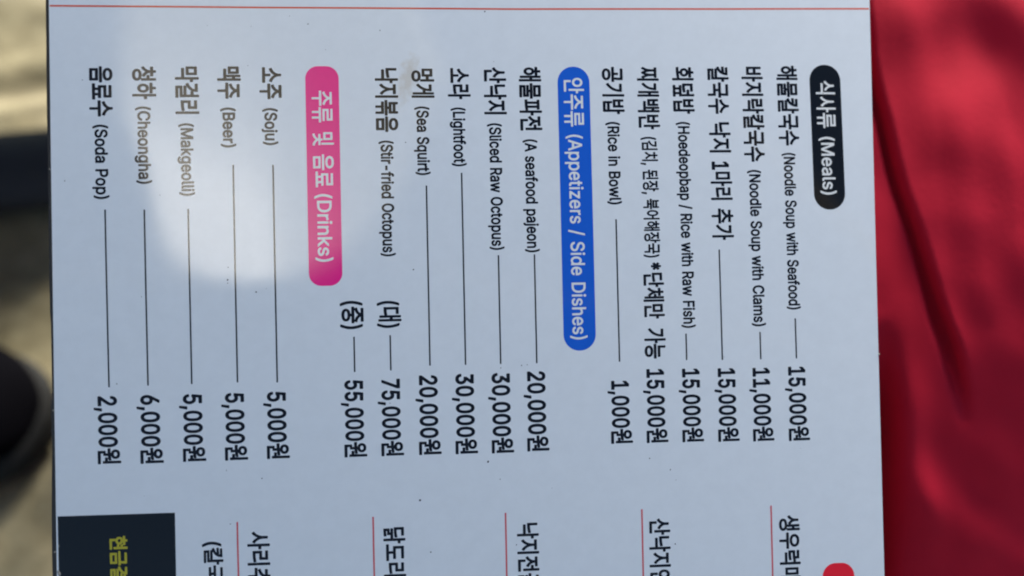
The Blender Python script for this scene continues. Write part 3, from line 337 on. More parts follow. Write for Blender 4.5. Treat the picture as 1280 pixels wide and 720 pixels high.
    '연': (0.92, [[101,-43,111,-45,411,-44,419,-42,424,-35,425,5,423,13,419,17,411,20,167,21,165,25,165,113,163,121,159,126,151,129,107,129,99,125,93,113,93,-31,96,-39],[348,65,355,64,399,64,409,69,412,77,412,413,407,425,395,429,355,428,346,425,343,421,340,413,340,361,339,359,251,358,247,359,223,379,207,388,179,397,151,400,123,398,99,391,75,380,55,364,39,345,26,321,19,297,17,269,19,245,27,220,38,197,55,179,75,163,99,151,123,145,151,143,179,146,207,155,223,163,251,185,339,185,340,181,340,77,343,69],[131,213,115,219,106,225,92,245,87,269,91,293,103,313,123,327,147,332,171,328,191,316,204,297,208,285,209,269,204,245,191,226,175,215,151,210],[283,250,279,253,279,289,283,293,339,293,340,289,339,251]]),
    '우': (0.92, [[201,-53,207,-54,251,-54,259,-51,263,-45,265,103,439,105,447,111,450,119,450,155,447,164,443,167,435,170,27,170,15,167,9,155,9,119,12,111,19,106,192,103,193,-41,196,-49],[193,183,231,182,263,183,295,189,327,198,347,208,373,227,389,247,398,267,402,295,399,321,391,341,371,367,348,383,327,394,299,403,263,409,227,411,191,409,159,403,135,395,107,382,83,363,68,343,61,327,55,299,58,271,68,247,84,227,107,210,131,198,159,189],[203,247,183,251,155,261,143,268,133,279,129,295,131,307,143,323,155,331,183,342,203,345,251,345,275,341,303,331,315,323,325,311,329,295,326,283,318,271,303,261,275,251,255,248,227,246]]),
    '운': (0.92, [[70,-43,79,-45,391,-44,399,-41,403,-35,404,9,399,17,391,21,135,21,134,101,131,112,127,116,119,118,75,118,66,113,62,101,62,-31,65,-39],[204,45,211,43,255,43,262,45,267,49,269,57,270,129,271,135,435,135,443,137,447,141,450,149,450,185,447,193,442,197,435,199,27,200,17,197,12,193,9,185,9,149,12,141,19,136,195,135,197,129,197,57,199,50],[218,205,263,207,299,212,327,220,351,231,375,248,390,265,399,285,403,309,399,337,389,357,371,377,347,393,327,402,299,410,263,416,227,417,191,415,159,410,135,404,107,391,83,373,69,357,59,337,55,313,59,285,71,262,86,245,103,233,131,220,163,211],[187,273,167,278,151,285,135,297,131,305,131,317,135,325,151,338,167,345,207,352,231,353,271,350,291,345,307,338,323,325,327,317,327,305,323,297,307,285,291,278,251,271,227,270]]),
    '원': (0.92, [[79,-43,89,-45,405,-45,413,-43,418,-39,421,-31,421,5,417,16,409,20,145,21,144,25,144,69,145,72,153,70,197,70,205,73,208,77,210,85,210,157,213,160,253,164,265,161,253,159,246,149,246,113,249,107,253,103,261,101,337,100,339,65,345,57,353,54,397,54,405,57,408,61,411,69,410,413,408,421,404,425,397,428,353,428,344,425,339,417,337,162,273,162,271,165,321,173,329,178,332,185,330,217,327,225,321,231,313,233,237,226,206,225,221,228,241,236,261,248,273,258,284,273,293,293,296,317,293,338,285,357,273,373,259,385,241,396,217,405,173,410,145,409,121,404,97,396,81,386,66,373,54,357,46,337,43,317,46,293,55,273,67,257,81,246,97,237,137,223,149,221,21,219,13,216,8,209,7,201,13,165,21,156,29,155,133,156,138,153,137,117,129,118,85,118,75,113,71,105,71,-31,74,-39],[153,285,129,293,116,305,114,321,118,329,126,337,145,346,181,348,205,342,221,329,225,321,224,309,220,301,213,295,202,289,185,285]]),
    '음': (0.92, [[67,-46,76,-48,384,-48,392,-46,396,-42,399,-34,398,122,392,129,384,132,76,132,68,130,61,122,60,114,60,-34,63,-42],[132,17,132,66,324,67,328,66,328,18,324,17],[20,146,436,145,445,150,449,158,449,198,444,206,432,210,24,209,15,206,10,194,10,158,14,150],[217,218,264,218,300,223,328,231,352,241,376,257,390,274,398,290,404,318,398,346,390,362,376,378,352,395,326,406,300,413,268,417,228,419,192,417,164,413,132,405,104,394,84,379,66,358,58,342,55,322,58,294,71,270,84,256,104,243,132,230,164,223],[216,281,184,284,164,289,148,295,136,303,129,314,130,326,140,336,152,343,180,351,204,354,256,354,292,348,308,342,320,335,328,326,330,318,328,309,320,300,308,293,272,284]]),
    '장': (0.92, [[194,-52,234,-53,266,-52,298,-47,326,-40,350,-29,368,-16,382,0,392,20,395,48,392,68,383,88,366,108,346,122,339,124,378,126,385,128,389,132,391,140,392,244,394,248,442,248,453,252,458,260,458,296,454,308,446,314,398,314,392,316,391,416,387,424,382,428,334,429,324,424,319,416,320,136,318,133,270,142,234,144,198,143,166,138,138,130,118,121,98,108,80,88,71,68,68,44,70,24,81,0,95,-16,114,-28,138,-39,166,-47],[202,12,174,17,162,22,150,28,142,38,140,48,146,59,158,67,174,73,210,79,234,80,274,77,306,68,316,60,322,52,323,40,318,32,306,23,294,18,254,11],[34,136,42,133,50,134,74,144,106,164,124,180,139,196,158,223,162,222,191,188,222,166,262,147,270,147,278,150,301,188,301,200,294,208,270,219,250,230,221,256,209,272,200,292,196,308,194,328,198,331,278,331,286,333,290,336,293,344,293,380,290,390,286,393,278,396,38,396,26,392,20,380,20,344,23,336,28,332,38,331,118,331,121,328,119,308,114,286,106,268,93,248,78,232,62,219,42,206,14,194,9,188,8,180,10,174]]),
    '전': (0.92, [[101,-43,109,-45,413,-44,421,-39,424,-35,425,5,421,15,409,21,165,21,164,117,161,121,153,126,105,126,97,121,93,109,93,-31,96,-39],[346,69,353,66,397,66,407,69,412,77,412,413,409,423,401,428,353,428,343,421,340,413,339,305,337,304,261,304,253,299,249,289,249,253,252,245,257,241,265,239,337,239,339,237,340,81,342,73],[40,125,53,124,73,133,112,157,144,189,161,215,165,213,193,180,225,155,265,135,273,134,281,138,306,177,305,189,301,195,257,218,238,233,225,247,213,265,205,282,199,301,198,321,198,325,201,327,281,327,289,329,294,333,296,341,296,377,293,386,289,390,281,392,41,392,29,388,24,377,24,341,27,333,31,329,41,327,121,327,124,325,125,321,122,297,116,277,107,257,97,241,81,224,64,209,45,197,18,185,12,177,13,165,36,129]]),
    '제': (0.92, [[361,-53,370,-55,410,-54,421,-49,424,-41,424,411,420,423,410,429,366,429,358,424,354,415,354,-37,355,-45],[270,-29,278,-31,322,-30,330,-25,333,-17,333,403,330,411,326,416,318,418,278,418,270,416,266,412,263,403,263,267,202,266,194,263,189,255,189,215,194,205,202,202,258,202,263,199,262,106,242,120,226,136,210,156,197,179,187,203,179,231,173,283,174,310,238,311,250,316,254,327,254,363,250,371,238,376,26,375,21,371,17,363,17,327,18,319,22,315,30,311,98,311,102,307,101,259,95,223,88,199,77,171,66,151,48,127,32,111,7,91,4,83,6,75,35,39,46,36,54,39,85,63,102,83,126,119,138,145,160,107,174,89,202,62,222,48,230,47,238,50,262,78,263,-17,266,-25]]),
    '주': (0.92, [[201,-52,208,-54,252,-54,260,-50,263,-44,265,104,268,107,440,108,445,112,449,120,449,156,444,168,432,172,28,172,15,168,12,164,10,156,10,120,13,112,20,108,192,106,193,-40,196,-48],[59,180,68,179,96,185,148,204,172,217,193,232,212,248,228,266,232,265,247,248,265,232,288,217,312,204,364,185,392,179,404,182,408,188,424,220,425,228,422,236,416,241,384,248,356,258,332,269,312,282,292,300,280,315,271,336,400,337,404,340,409,348,410,384,408,392,404,398,396,400,64,401,56,398,50,392,48,384,49,348,56,339,64,337,188,336,177,312,167,300,148,282,128,270,104,258,76,248,44,241,36,236,34,228,35,220,52,187]]),
    '중': (0.92, [[188,-52,228,-53,264,-52,296,-48,324,-41,349,-32,372,-16,387,0,395,16,399,40,397,60,388,80,375,96,356,111,335,120,308,129,268,134,265,136,265,148,268,153,436,153,444,156,447,160,449,168,448,209,440,216,412,218,409,220,425,256,426,264,422,272,416,277,360,288,332,299,296,320,279,340,284,344,396,344,404,345,411,352,412,360,411,396,404,406,396,408,64,408,56,406,49,400,47,392,47,356,51,348,56,345,64,344,176,344,180,340,162,320,145,308,124,297,76,282,44,277,37,272,33,264,34,256,50,220,48,218,24,217,14,212,10,204,10,168,15,156,24,153,192,152,193,136,192,135,148,128,124,121,104,112,84,97,69,80,62,64,59,40,61,20,71,0,90,-20,108,-31,132,-41,160,-48],[188,12,152,21,140,28,133,36,132,44,137,52,152,62,168,67,204,72,228,73,276,70,308,61,321,52,326,44,325,36,319,28,308,22,292,16,252,10],[104,219,102,220,148,235,172,246,196,261,215,276,228,291,232,290,244,276,264,260,288,246,312,235,357,220,344,218,116,218]]),
    '지': (0.92, [[346,-53,356,-55,400,-54,407,-49,410,-41,411,411,407,423,396,429,352,429,344,425,338,415,338,-37,340,-45],[40,35,48,33,56,34,76,46,99,63,132,99,168,155,186,123,200,106,236,71,256,57,280,44,292,45,298,51,320,83,322,95,317,103,289,119,272,133,253,151,234,175,223,195,211,223,205,247,202,275,202,315,204,317,292,317,300,319,305,323,307,331,307,367,305,375,301,379,292,383,40,383,32,380,27,375,24,367,24,331,27,323,32,319,40,317,128,317,129,315,129,275,126,247,119,219,108,191,95,167,80,146,63,127,40,108,16,93,11,87,10,79,12,74]]),
    '찌': (0.92, [[352,-53,361,-55,405,-54,413,-49,416,-41,417,411,413,423,409,427,401,429,357,429,349,424,344,415,344,107,343,103,341,102,326,115,314,131,302,155,287,203,280,255,281,317,321,319,330,327,331,367,329,375,325,379,313,383,189,383,177,380,169,383,37,383,29,380,24,375,22,367,23,327,33,319,77,317,76,255,70,207,63,179,54,155,44,135,30,115,9,94,7,83,11,75,39,43,49,41,57,43,85,71,113,119,130,83,144,63,169,39,181,36,188,39,201,51,215,67,233,95,245,120,254,99,272,71,285,55,301,42,309,41,317,43,341,70,344,67,344,-41,347,-49],[177,139,163,171,156,195,149,239,147,279,149,317,169,318,177,321,189,318,205,318,209,315,209,259,204,215,194,171,181,140]]),
    '청': (0.92, [[209,-52,249,-53,281,-52,313,-48,341,-41,365,-30,386,-16,401,1,410,20,414,44,409,72,401,88,387,104,364,120,369,124,401,124,408,128,412,136,413,412,411,420,405,427,397,429,353,429,345,424,342,420,340,412,340,304,339,300,265,300,255,296,250,288,250,248,257,238,265,235,337,235,340,232,341,131,285,141,279,144,285,148,307,184,307,196,301,204,273,215,237,237,212,264,203,280,196,300,197,310,281,310,289,313,294,320,295,328,294,360,289,371,281,374,197,375,195,376,195,416,193,424,189,428,181,431,137,431,129,428,123,420,122,376,121,375,37,374,29,372,23,364,22,324,25,317,29,312,37,310,117,310,122,308,120,296,114,276,107,260,93,241,65,215,45,204,19,192,12,184,12,172,37,134,45,131,53,132,73,140,109,162,141,191,161,219,181,195,209,172,229,160,266,144,261,143,213,141,181,137,153,129,129,118,109,104,95,88,85,68,82,44,86,20,96,0,110,-16,129,-29,153,-40,181,-47],[213,12,189,17,173,23,159,32,155,40,155,48,161,58,173,67,189,73,209,77,245,79,293,76,325,66,337,58,341,48,341,40,337,32,325,24,309,17,269,11]]),
    '체': (0.92, [[362,-53,368,-54,412,-54,420,-50,424,-41,424,411,420,423,412,429,368,429,357,423,354,415,354,-37,355,-45],[270,-29,280,-31,320,-31,328,-27,333,-17,332,407,328,415,320,418,276,418,266,411,263,403,262,251,208,250,200,247,195,239,194,199,200,189,208,185,260,185,263,183,263,115,263,111,260,109,240,123,224,138,210,155,197,175,186,199,179,223,174,247,173,275,176,281,240,281,249,283,253,287,255,295,254,335,252,340,244,345,176,346,173,347,173,351,172,399,168,407,160,412,112,411,106,407,102,399,102,351,100,346,32,345,24,342,19,335,18,295,24,284,32,281,100,281,102,271,96,223,88,195,78,171,67,151,52,131,32,111,10,95,6,87,7,79,36,42,44,38,52,39,72,53,102,83,116,101,140,141,160,107,176,88,204,62,224,49,232,48,240,51,260,77,262,75,263,-17,266,-25]]),
    '추': (0.92, [[201,-53,208,-55,252,-55,260,-51,264,-45,265,87,268,90,440,91,445,95,449,103,449,143,444,151,436,155,404,156,392,159,384,156,372,156,88,156,64,158,56,156,24,155,16,152,10,143,10,103,14,95,20,91,192,89,193,87,193,-41,196,-49],[55,163,68,159,96,165,148,182,192,207,212,223,228,239,232,239,247,223,268,207,312,182,364,164,392,159,400,161,406,167,422,203,423,211,420,217,412,222,380,229,356,237,328,249,308,262,291,275,277,291,269,307,272,309,400,310,407,315,409,323,409,359,408,365,404,370,396,373,268,373,265,375,264,419,257,427,248,429,208,429,196,423,193,415,193,375,192,373,64,373,57,371,52,367,49,359,49,323,52,315,60,309,188,309,189,307,181,291,168,275,152,262,132,250,104,237,76,228,48,223,40,218,35,211,36,203]]),
    '치': (0.92, [[346,-53,352,-54,396,-54,407,-49,410,-41,411,411,407,423,396,429,352,429,342,423,338,415,338,-37,339,-45],[48,35,56,33,65,35,86,47,120,74,152,113,172,148,192,116,221,83,244,64,280,43,288,41,296,44,325,83,325,91,321,99,293,115,272,131,255,147,237,171,225,191,216,215,210,239,207,267,207,283,212,286,296,286,304,289,310,299,309,339,304,347,296,350,208,351,207,407,203,415,196,420,148,420,139,415,135,407,135,355,132,351,44,350,36,347,31,339,30,299,34,291,39,287,132,286,135,283,133,239,127,215,117,187,104,164,88,142,70,123,48,106,24,93,20,87,18,79,20,73]]),
    '칼': (0.92, [[83,-46,93,-48,393,-48,401,-46,405,-41,407,-34,407,2,404,10,397,15,149,16,147,22,147,30,149,34,377,34,385,36,390,42,392,50,391,158,389,166,392,178,392,258,397,260,445,260,453,264,458,274,458,310,453,321,445,325,393,326,392,330,392,414,389,422,385,426,377,429,333,429,325,426,320,418,319,178,317,173,117,174,145,187,185,214,215,242,238,274,255,310,266,350,270,394,267,402,264,406,253,409,53,409,45,407,40,402,38,394,38,358,42,350,49,346,185,345,189,345,191,342,189,334,185,331,29,324,21,322,18,318,15,306,23,270,33,260,137,267,140,266,117,249,97,238,57,222,29,214,21,209,17,202,18,194,37,155,49,150,73,156,74,122,78,114,85,109,313,109,317,108,319,106,319,98,317,96,89,95,81,93,75,82,75,-30,76,-38]]),
    '탕': (0.92, [[194,-52,232,-53,268,-52,296,-48,324,-41,348,-31,368,-17,384,0,393,20,396,44,392,68,384,85,371,100,349,116,352,120,380,121,387,124,391,132,392,244,396,247,444,247,452,250,458,260,458,296,456,304,448,311,392,312,391,416,387,424,380,428,332,429,324,424,319,416,319,132,316,129,268,138,232,139,196,138,164,133,140,127,120,118,98,104,80,84,72,68,68,44,71,20,81,0,95,-16,116,-30,140,-41,168,-48],[192,12,160,21,148,28,142,36,140,44,144,53,156,62,172,69,212,75,272,73,304,65,316,58,323,48,324,40,320,32,308,23,292,16,252,10,212,10],[37,152,48,150,196,152,268,160,292,164,298,168,301,180,296,216,292,223,284,227,192,217,116,215,103,216,104,243,244,243,256,248,259,256,259,292,257,300,252,305,244,307,104,307,103,328,104,333,256,333,262,336,267,344,267,384,263,392,252,397,44,397,35,392,30,380,30,164,33,156]]),
    '파': (0.92, [[324,-53,330,-54,374,-54,382,-51,387,-45,388,179,390,182,394,183,450,183,458,187,462,195,462,235,457,243,450,248,394,248,390,248,388,251,388,411,384,423,374,429,330,429,319,423,316,415,316,135,314,131,302,136,249,131,249,311,250,316,286,316,296,323,298,331,298,363,294,375,282,381,30,380,22,378,15,367,15,331,17,323,26,316,62,316,64,311,64,127,62,124,58,124,18,123,10,120,6,116,4,103,9,71,12,63,18,59,26,58,158,60,238,66,306,74,314,77,316,71,316,-41,319,-49],[138,125,135,127,135,131,135,311,138,316,178,316,178,127]]),
    '포': (0.92, [[18,4,28,2,436,2,447,8,450,16,450,56,445,64,440,67,268,68,265,72,265,136,267,140,396,140,404,142,409,148,411,156,411,188,406,200,396,204,344,204,342,208,342,320,400,321,408,325,411,332,412,340,412,372,408,381,396,386,64,386,52,382,47,376,46,368,46,336,52,324,60,321,116,320,116,205,112,204,60,203,52,200,47,188,47,156,48,148,52,144,60,140,192,140,193,72,192,68,20,66,12,60,10,52,10,16,13,8],[192,204,188,208,189,320,268,321,270,316,270,208,268,204]]),
    '하': (0.92, [[324,-53,333,-55,373,-54,381,-52,387,-45,388,175,393,178,449,178,457,182,462,191,462,227,460,235,456,239,449,243,388,243,388,415,384,423,373,429,329,429,321,425,316,415,316,-37,317,-45],[145,47,185,49,209,56,229,66,247,79,261,95,275,119,281,141,283,167,281,191,273,215,262,235,248,251,229,266,209,276,185,283,157,285,133,283,109,277,89,267,69,253,54,235,42,215,35,191,32,167,35,139,41,119,54,95,69,79,89,64,109,55,133,49],[141,115,121,125,113,133,107,143,103,167,107,187,117,204,125,210,137,216,157,220,181,216,197,205,209,187,213,167,209,143,198,127,181,116,161,112],[12,295,17,293,25,292,293,292,299,295,304,303,304,343,300,351,289,357,197,357,194,359,193,411,189,419,181,423,133,423,126,419,121,411,121,359,117,357,21,356,11,351,7,343,7,307]]),
    '해': (0.92, [[361,-53,367,-54,411,-54,419,-50,423,-41,422,419,415,427,407,429,367,429,359,426,354,419,353,243,351,239,326,239,325,403,323,411,319,416,311,418,271,418,263,416,259,412,256,403,255,350,175,352,173,355,172,403,167,411,159,415,111,414,106,411,101,403,101,355,99,352,23,351,14,347,9,339,9,299,13,291,19,288,99,286,107,283,91,278,75,269,58,255,42,235,32,215,26,191,24,167,27,143,32,123,41,103,56,83,71,71,91,59,115,52,139,50,163,53,183,59,203,71,215,81,231,101,241,123,247,143,249,167,246,195,241,215,233,231,219,253,199,269,183,278,166,283,175,286,255,288,256,-21,261,-29,271,-32,311,-32,319,-30,324,-25,326,-17,326,171,331,174,351,174,353,171,353,-41,356,-49],[123,119,107,129,97,143,93,159,94,183,100,199,111,212,127,220,147,220,163,212,173,199,180,179,180,155,172,135,160,123,143,117]]),
    '현': (0.92, [[99,-43,108,-45,408,-44,415,-43,420,-38,423,-31,423,5,420,14,412,20,164,21,164,97,158,109,164,112,200,119,220,127,240,141,251,153,260,167,268,154,276,149,336,149,340,146,340,65,344,58,348,54,356,53,396,53,404,54,408,57,413,69,412,413,410,421,406,425,396,429,356,429,348,427,343,421,340,413,340,309,336,309,282,309,288,311,292,316,295,325,294,361,289,369,284,373,192,374,190,377,189,417,184,425,176,429,132,429,124,425,119,417,118,377,116,374,24,373,16,370,12,366,10,357,10,321,16,312,24,309,92,309,100,305,88,300,72,289,56,273,44,253,38,233,36,213,38,193,44,174,56,153,68,141,84,129,112,117,108,114,96,109,91,97,91,-31,94,-39],[136,177,120,185,109,197,106,213,107,221,112,233,124,244,144,251,168,250,188,241,198,229,201,213,198,197,192,189,182,181,168,177,152,175],[272,213,266,245,268,248,276,244,336,244,340,241,340,216,336,214],[260,260,251,273,240,285,220,300,207,305,208,307,216,309,268,308,270,305,266,301,264,293,263,265]]),
    '회': (0.92, [[345,-53,354,-55,398,-54,406,-49,409,-41,409,411,405,423,394,429,350,429,342,425,337,415,337,111,334,107,322,111,214,102,211,107,212,119,238,128,254,137,270,149,280,159,292,179,297,195,298,215,295,239,289,255,278,273,258,291,244,299,224,307,310,309,320,311,324,315,327,323,327,359,322,369,310,374,214,374,211,375,210,419,202,427,194,429,154,429,143,423,139,415,138,375,38,374,29,371,23,363,22,355,22,323,24,315,29,311,38,309,125,307,106,300,90,291,70,272,60,255,54,239,51,211,52,195,57,179,69,159,80,147,94,137,114,127,138,120,138,99,26,97,20,95,15,91,12,83,18,43,22,37,34,32,174,34,254,40,334,52,337,47,337,-41,340,-49],[150,183,132,191,125,199,122,207,121,215,123,227,134,240,158,249,186,250,209,243,223,231,227,219,227,207,222,197,214,190,198,183,186,180,162,180]]),
    '식w': (0.92, [[349,-45,355,-47,395,-47,399,-46,403,-41,403,119,399,126,95,127,87,123,86,83,91,77,343,77,345,75,346,-37],[350,135,395,134,399,134,403,139,404,411,401,419,395,422,355,422,348,419,346,415,346,143],[44,155,51,152,71,161,91,172,111,187,139,215,163,253,167,251,190,219,219,191,239,178,271,162,279,160,283,163,303,195,305,203,303,207,276,219,255,232,237,247,223,263,210,283,201,303,194,327,193,391,192,395,188,399,143,400,139,399,135,395,132,323,127,303,117,279,104,259,87,239,68,223,49,211,27,201,21,195,23,188]]),
    '사w': (0.92, [[326,-45,333,-47,373,-47,377,-46,380,-41,381,183,384,187,449,187,453,191,455,195,454,231,453,235,449,238,381,239,380,415,377,420,373,422,329,421,323,415,323,-37],[40,51,45,50,49,51,68,63,104,95,133,135,157,183,180,139,194,119,223,87,245,70,264,59,269,59,298,95,299,99,297,106,270,123,253,138,233,159,217,183,202,211,194,235,187,267,185,295,184,375,181,381,137,383,133,382,129,378,128,295,125,263,119,235,109,205,96,179,77,151,57,128,37,112,13,96,11,91,13,86]]),
    '류w': (0.92, [[126,-45,131,-47,175,-47,180,-41,181,99,183,102,275,103,279,99,279,-41,283,-46,287,-47,331,-47,335,-43,336,-37,336,99,339,102,439,104,443,111,442,147,435,152,21,151,17,147,17,143,17,111,17,107,22,103,119,103,123,101,123,-37],[71,183,399,183,403,191,403,223,399,231,395,232,131,232,127,232,125,235,125,267,127,272,383,272,391,274,393,279,392,399,388,403,383,404,70,403,65,395,65,363,66,359,71,355,331,354,335,351,335,319,75,319,71,318,67,311,67,191,68,187]]),
    '안w': (0.92, [[89,-35,95,-37,395,-37,401,-35,404,-31,404,5,403,9,395,13,147,13,144,17,143,117,139,122,135,123,95,123,90,121,87,113,87,-27],[332,73,375,73,379,73,383,77,384,229,386,233,443,234,449,237,450,241,450,277,447,283,385,285,384,413,383,417,375,422,335,422,331,421,327,413,327,81,327,77],[125,153,151,151,175,153,199,159,219,168,243,187,256,201,268,225,275,245,277,269,275,293,268,317,257,337,240,357,223,370,199,381,175,387,151,390,127,387,102,381,79,370,63,357,47,340,34,317,27,293,25,269,27,245,35,221,47,200,61,185,79,171,103,159],[135,205,111,214,99,225,88,241,83,257,82,269,83,285,87,297,100,317,111,326,123,332,151,337,179,332,191,326,203,317,216,297,219,285,221,269,216,245,203,224,191,214,181,209,163,204]]),
    '주w': (0.92, [[203,-45,207,-46,251,-46,257,-41,257,111,259,114,435,114,439,116,442,123,442,155,439,162,431,164,27,164,19,161,17,155,17,123,19,117,23,114,199,113,200,-37],[61,187,67,186,95,193,119,200,147,212,167,223,190,239,208,255,227,279,231,279,251,254,271,237,295,221,342,199,391,186,399,187,417,223,417,227,415,233,355,250,327,263,307,276,287,293,273,311,265,327,262,339,263,344,395,344,401,347,402,351,402,387,395,393,59,392,56,383,56,351,59,345,63,344,195,344,196,339,194,327,186,311,171,293,151,276,131,263,103,250,43,232,42,223]]),
    '및w': (0.92, [[90,-44,95,-45,123,-41,175,-24,215,-3,231,9,251,30,255,29,271,12,291,-3,331,-25,379,-40,411,-45,415,-40,430,-8,427,0,371,15,327,35,307,49,295,62,284,80,287,83,407,83,414,88,414,124,411,130,407,131,283,131,281,132,281,168,279,173,271,175,231,175,227,173,224,168,223,131,95,130,91,124,91,120,91,88,95,84,215,83,221,80,211,62,199,49,179,35,135,15,75,0,73,-8],[348,148,355,146,395,146,401,148,403,152,403,412,399,420,395,422,355,422,351,421,347,416,346,156],[45,192,263,192,268,200,266,388,259,392,51,392,43,389,41,384,41,200,41,196],[99,241,97,244,97,340,99,343,207,343,211,342,211,241]]),
    '음w': (0.92, [[70,-39,75,-41,387,-40,391,-36,392,-31,391,118,387,123,383,124,71,123,67,117,67,113,67,-31],[127,9,124,13,124,69,124,73,127,75,331,75,335,73,335,9],[22,153,435,152,441,157,442,193,439,200,431,202,23,202,19,199,17,193,17,161,18,157],[217,225,263,226,299,231,323,237,347,247,369,261,383,277,394,301,396,317,393,337,383,359,367,376,347,389,323,399,299,405,263,410,195,410,163,406,131,397,111,389,91,376,74,357,65,337,62,317,65,297,75,277,91,260,111,247,131,239,163,230],[183,277,147,287,135,293,127,301,122,309,122,325,127,335,139,345,163,355,207,362,251,362,275,359,311,349,329,337,336,325,336,309,331,301,315,289,295,281,251,274,207,274]]),
    '료w': (0.92, [[20,11,27,9,435,9,440,11,443,15,443,51,439,58,335,60,333,63,333,127,335,129,399,130,403,139,402,171,399,177,395,178,127,179,125,183,125,231,127,235,387,236,392,243,392,379,388,387,71,387,67,379,67,347,71,339,75,338,331,338,335,335,335,287,331,285,79,285,71,283,68,275,68,135,71,130,75,129,131,128,132,63,127,60,23,59,18,55,17,51,17,15],[191,60,188,63,189,127,191,129,271,129,276,127,275,60]]),
    '(w': (0.273, [[84,-52,88,-54,120,-54,124,-48,103,4,92,36,85,68,82,100,84,132,90,168,104,220,124,268,124,272,120,276,88,276,82,272,68,244,56,212,46,176,40,140,38,92,45,44,60,-4]]),
    'Mw': (0.628, [[25,-5,30,-6,62,-6,66,-5,67,-1,67,159,70,169,138,-3,142,-6,170,-6,174,-6,178,-1,242,163,245,167,246,174,246,-1,248,-5,254,-6,282,-6,288,-5,290,-1,290,252,287,260,238,261,234,259,170,96,158,59,82,257,78,261,74,261,30,261,26,259,24,252,24,-1]]),
    'ew': (0.404, [[84,-9,121,-10,151,-1,165,8,176,19,189,43,189,47,185,52,153,59,149,58,140,43,131,35,117,30,101,30,89,32,77,38,66,47,61,57,56,71,57,77,185,78,189,79,192,83,189,127,183,147,174,163,164,175,149,187,133,194,117,198,97,199,77,195,61,189,49,181,34,167,25,153,17,135,12,115,11,91,12,71,17,51,25,35,35,19,49,7,65,-2],[57,118,61,132,72,147,85,155,101,159,117,157,129,151,139,139,147,119,141,117]]),
    'aw': (0.389, [[61,-9,79,-11,100,-9,119,-1,131,8,134,-5,139,-6,171,-6,175,-1,175,127,173,147,167,163,159,175,147,185,131,193,115,197,95,199,75,196,59,192,43,184,31,174,22,163,14,147,14,143,19,139,51,130,55,133,65,147,75,154,87,158,103,159,115,156,123,151,130,139,131,127,129,123,71,114,47,107,27,96,14,79,10,67,9,51,11,35,16,23,24,11,35,2],[71,31,61,35,54,43,53,59,59,67,79,76,131,84,130,59,124,47,119,41,111,35,99,31,83,29]]),
    'lw': (0.189, [[52,-6,70,-8,86,-6,94,-4,97,2,90,31,86,34,74,32,66,34,64,42,63,254,62,258,58,261,26,261,21,258,20,254,20,34,24,18,30,9,38,1]]),
    'sw': (0.365, [[69,-9,105,-10,121,-7,137,-1,158,15,166,27,170,39,172,55,169,71,163,83,153,94,129,107,73,122,62,131,61,139,65,150,77,157,89,160,101,159,113,156,122,147,129,134,133,132,165,139,168,143,167,151,153,175,137,188,117,196,85,198,69,196,53,190,32,175,23,163,19,151,17,135,19,119,25,107,33,98,58,83,116,67,122,63,127,55,127,47,121,39,109,32,93,29,77,31,65,36,58,43,53,55,49,59,13,51,11,47,16,31,29,11,45,-1]]),
    'Aw': (0.48, [[4,-5,12,-6,44,-6,47,-5,72,64,76,65,168,64,193,-5,200,-6,232,-6,236,-5,237,3,145,256,140,261,100,261,94,256,3,3],[88,107,120,204,152,108,148,106]]),
    'pw': (0.424, [[22,-76,26,-78,54,-78,62,-75,63,-72,63,4,66,9,78,-1,94,-8,114,-11,134,-9,150,-3,168,8,182,24,191,40,198,60,201,84,201,108,197,132,190,151,179,168,166,181,150,191,126,198,102,198,83,192,66,179,62,184,62,192,58,196,26,196,20,192,20,-68],[98,31,82,40,70,57,64,80,64,112,70,132,82,149,98,157,118,158,130,154,138,149,150,132,157,108,156,76,148,52,134,37,118,30]]),
    'tw': (0.227, [[66,-7,83,-9,99,-8,111,-4,113,1,107,30,103,33,83,32,75,34,71,37,69,49,69,153,71,156,103,157,107,159,108,189,107,193,103,196,69,197,69,233,67,241,31,242,26,237,25,197,3,196,-2,193,-3,161,3,157,23,157,26,153,26,45,28,29,33,17,42,5,54,-3]]),
    'iw': (0.167, [[22,-5,28,-6,56,-6,60,-6,63,-1,63,188,60,195,56,196,24,196,20,192,20,-1],[36,216,48,216,56,219,64,226,69,236,69,248,66,256,58,264,48,268,36,268,28,265,20,258,15,248,15,236,18,227,26,220]]),
    'zw': (0.38, [[16,-5,24,-6,168,-6,174,-5,176,-1,176,27,172,34,75,36,172,163,172,192,169,196,20,195,17,188,18,159,20,156,108,155,112,152,16,27,14,20,14,-1]]),
    'rw': (0.259, [[22,-5,26,-6,54,-6,62,-4,63,-1,63,120,65,132,74,145,86,153,98,156,122,155,126,156,128,163,128,192,126,197,114,199,94,198,78,192,66,184,58,196,26,196,20,192,20,-1]]),
    '/w': (0.249, [[3,-43,7,-45,35,-45,39,-44,42,-39,124,265,123,269,119,273,91,273,83,269,1,-35]]),
    'Sw': (0.447, [[87,-9,111,-11,131,-10,151,-6,167,1,183,11,195,23,205,39,209,55,210,75,208,91,200,107,187,121,159,138,83,162,71,171,65,179,65,195,71,207,87,218,107,223,131,221,147,214,157,203,162,187,167,183,203,183,207,187,203,211,188,235,167,252,139,262,119,264,99,263,79,259,63,253,47,243,35,231,27,219,21,203,19,187,22,167,29,151,43,136,56,127,75,118,147,96,159,88,165,79,166,71,165,59,155,45,139,35,115,31,95,33,75,41,64,51,58,71,55,74,19,75,15,73,13,67,16,47,24,31,32,19,55,2]]),
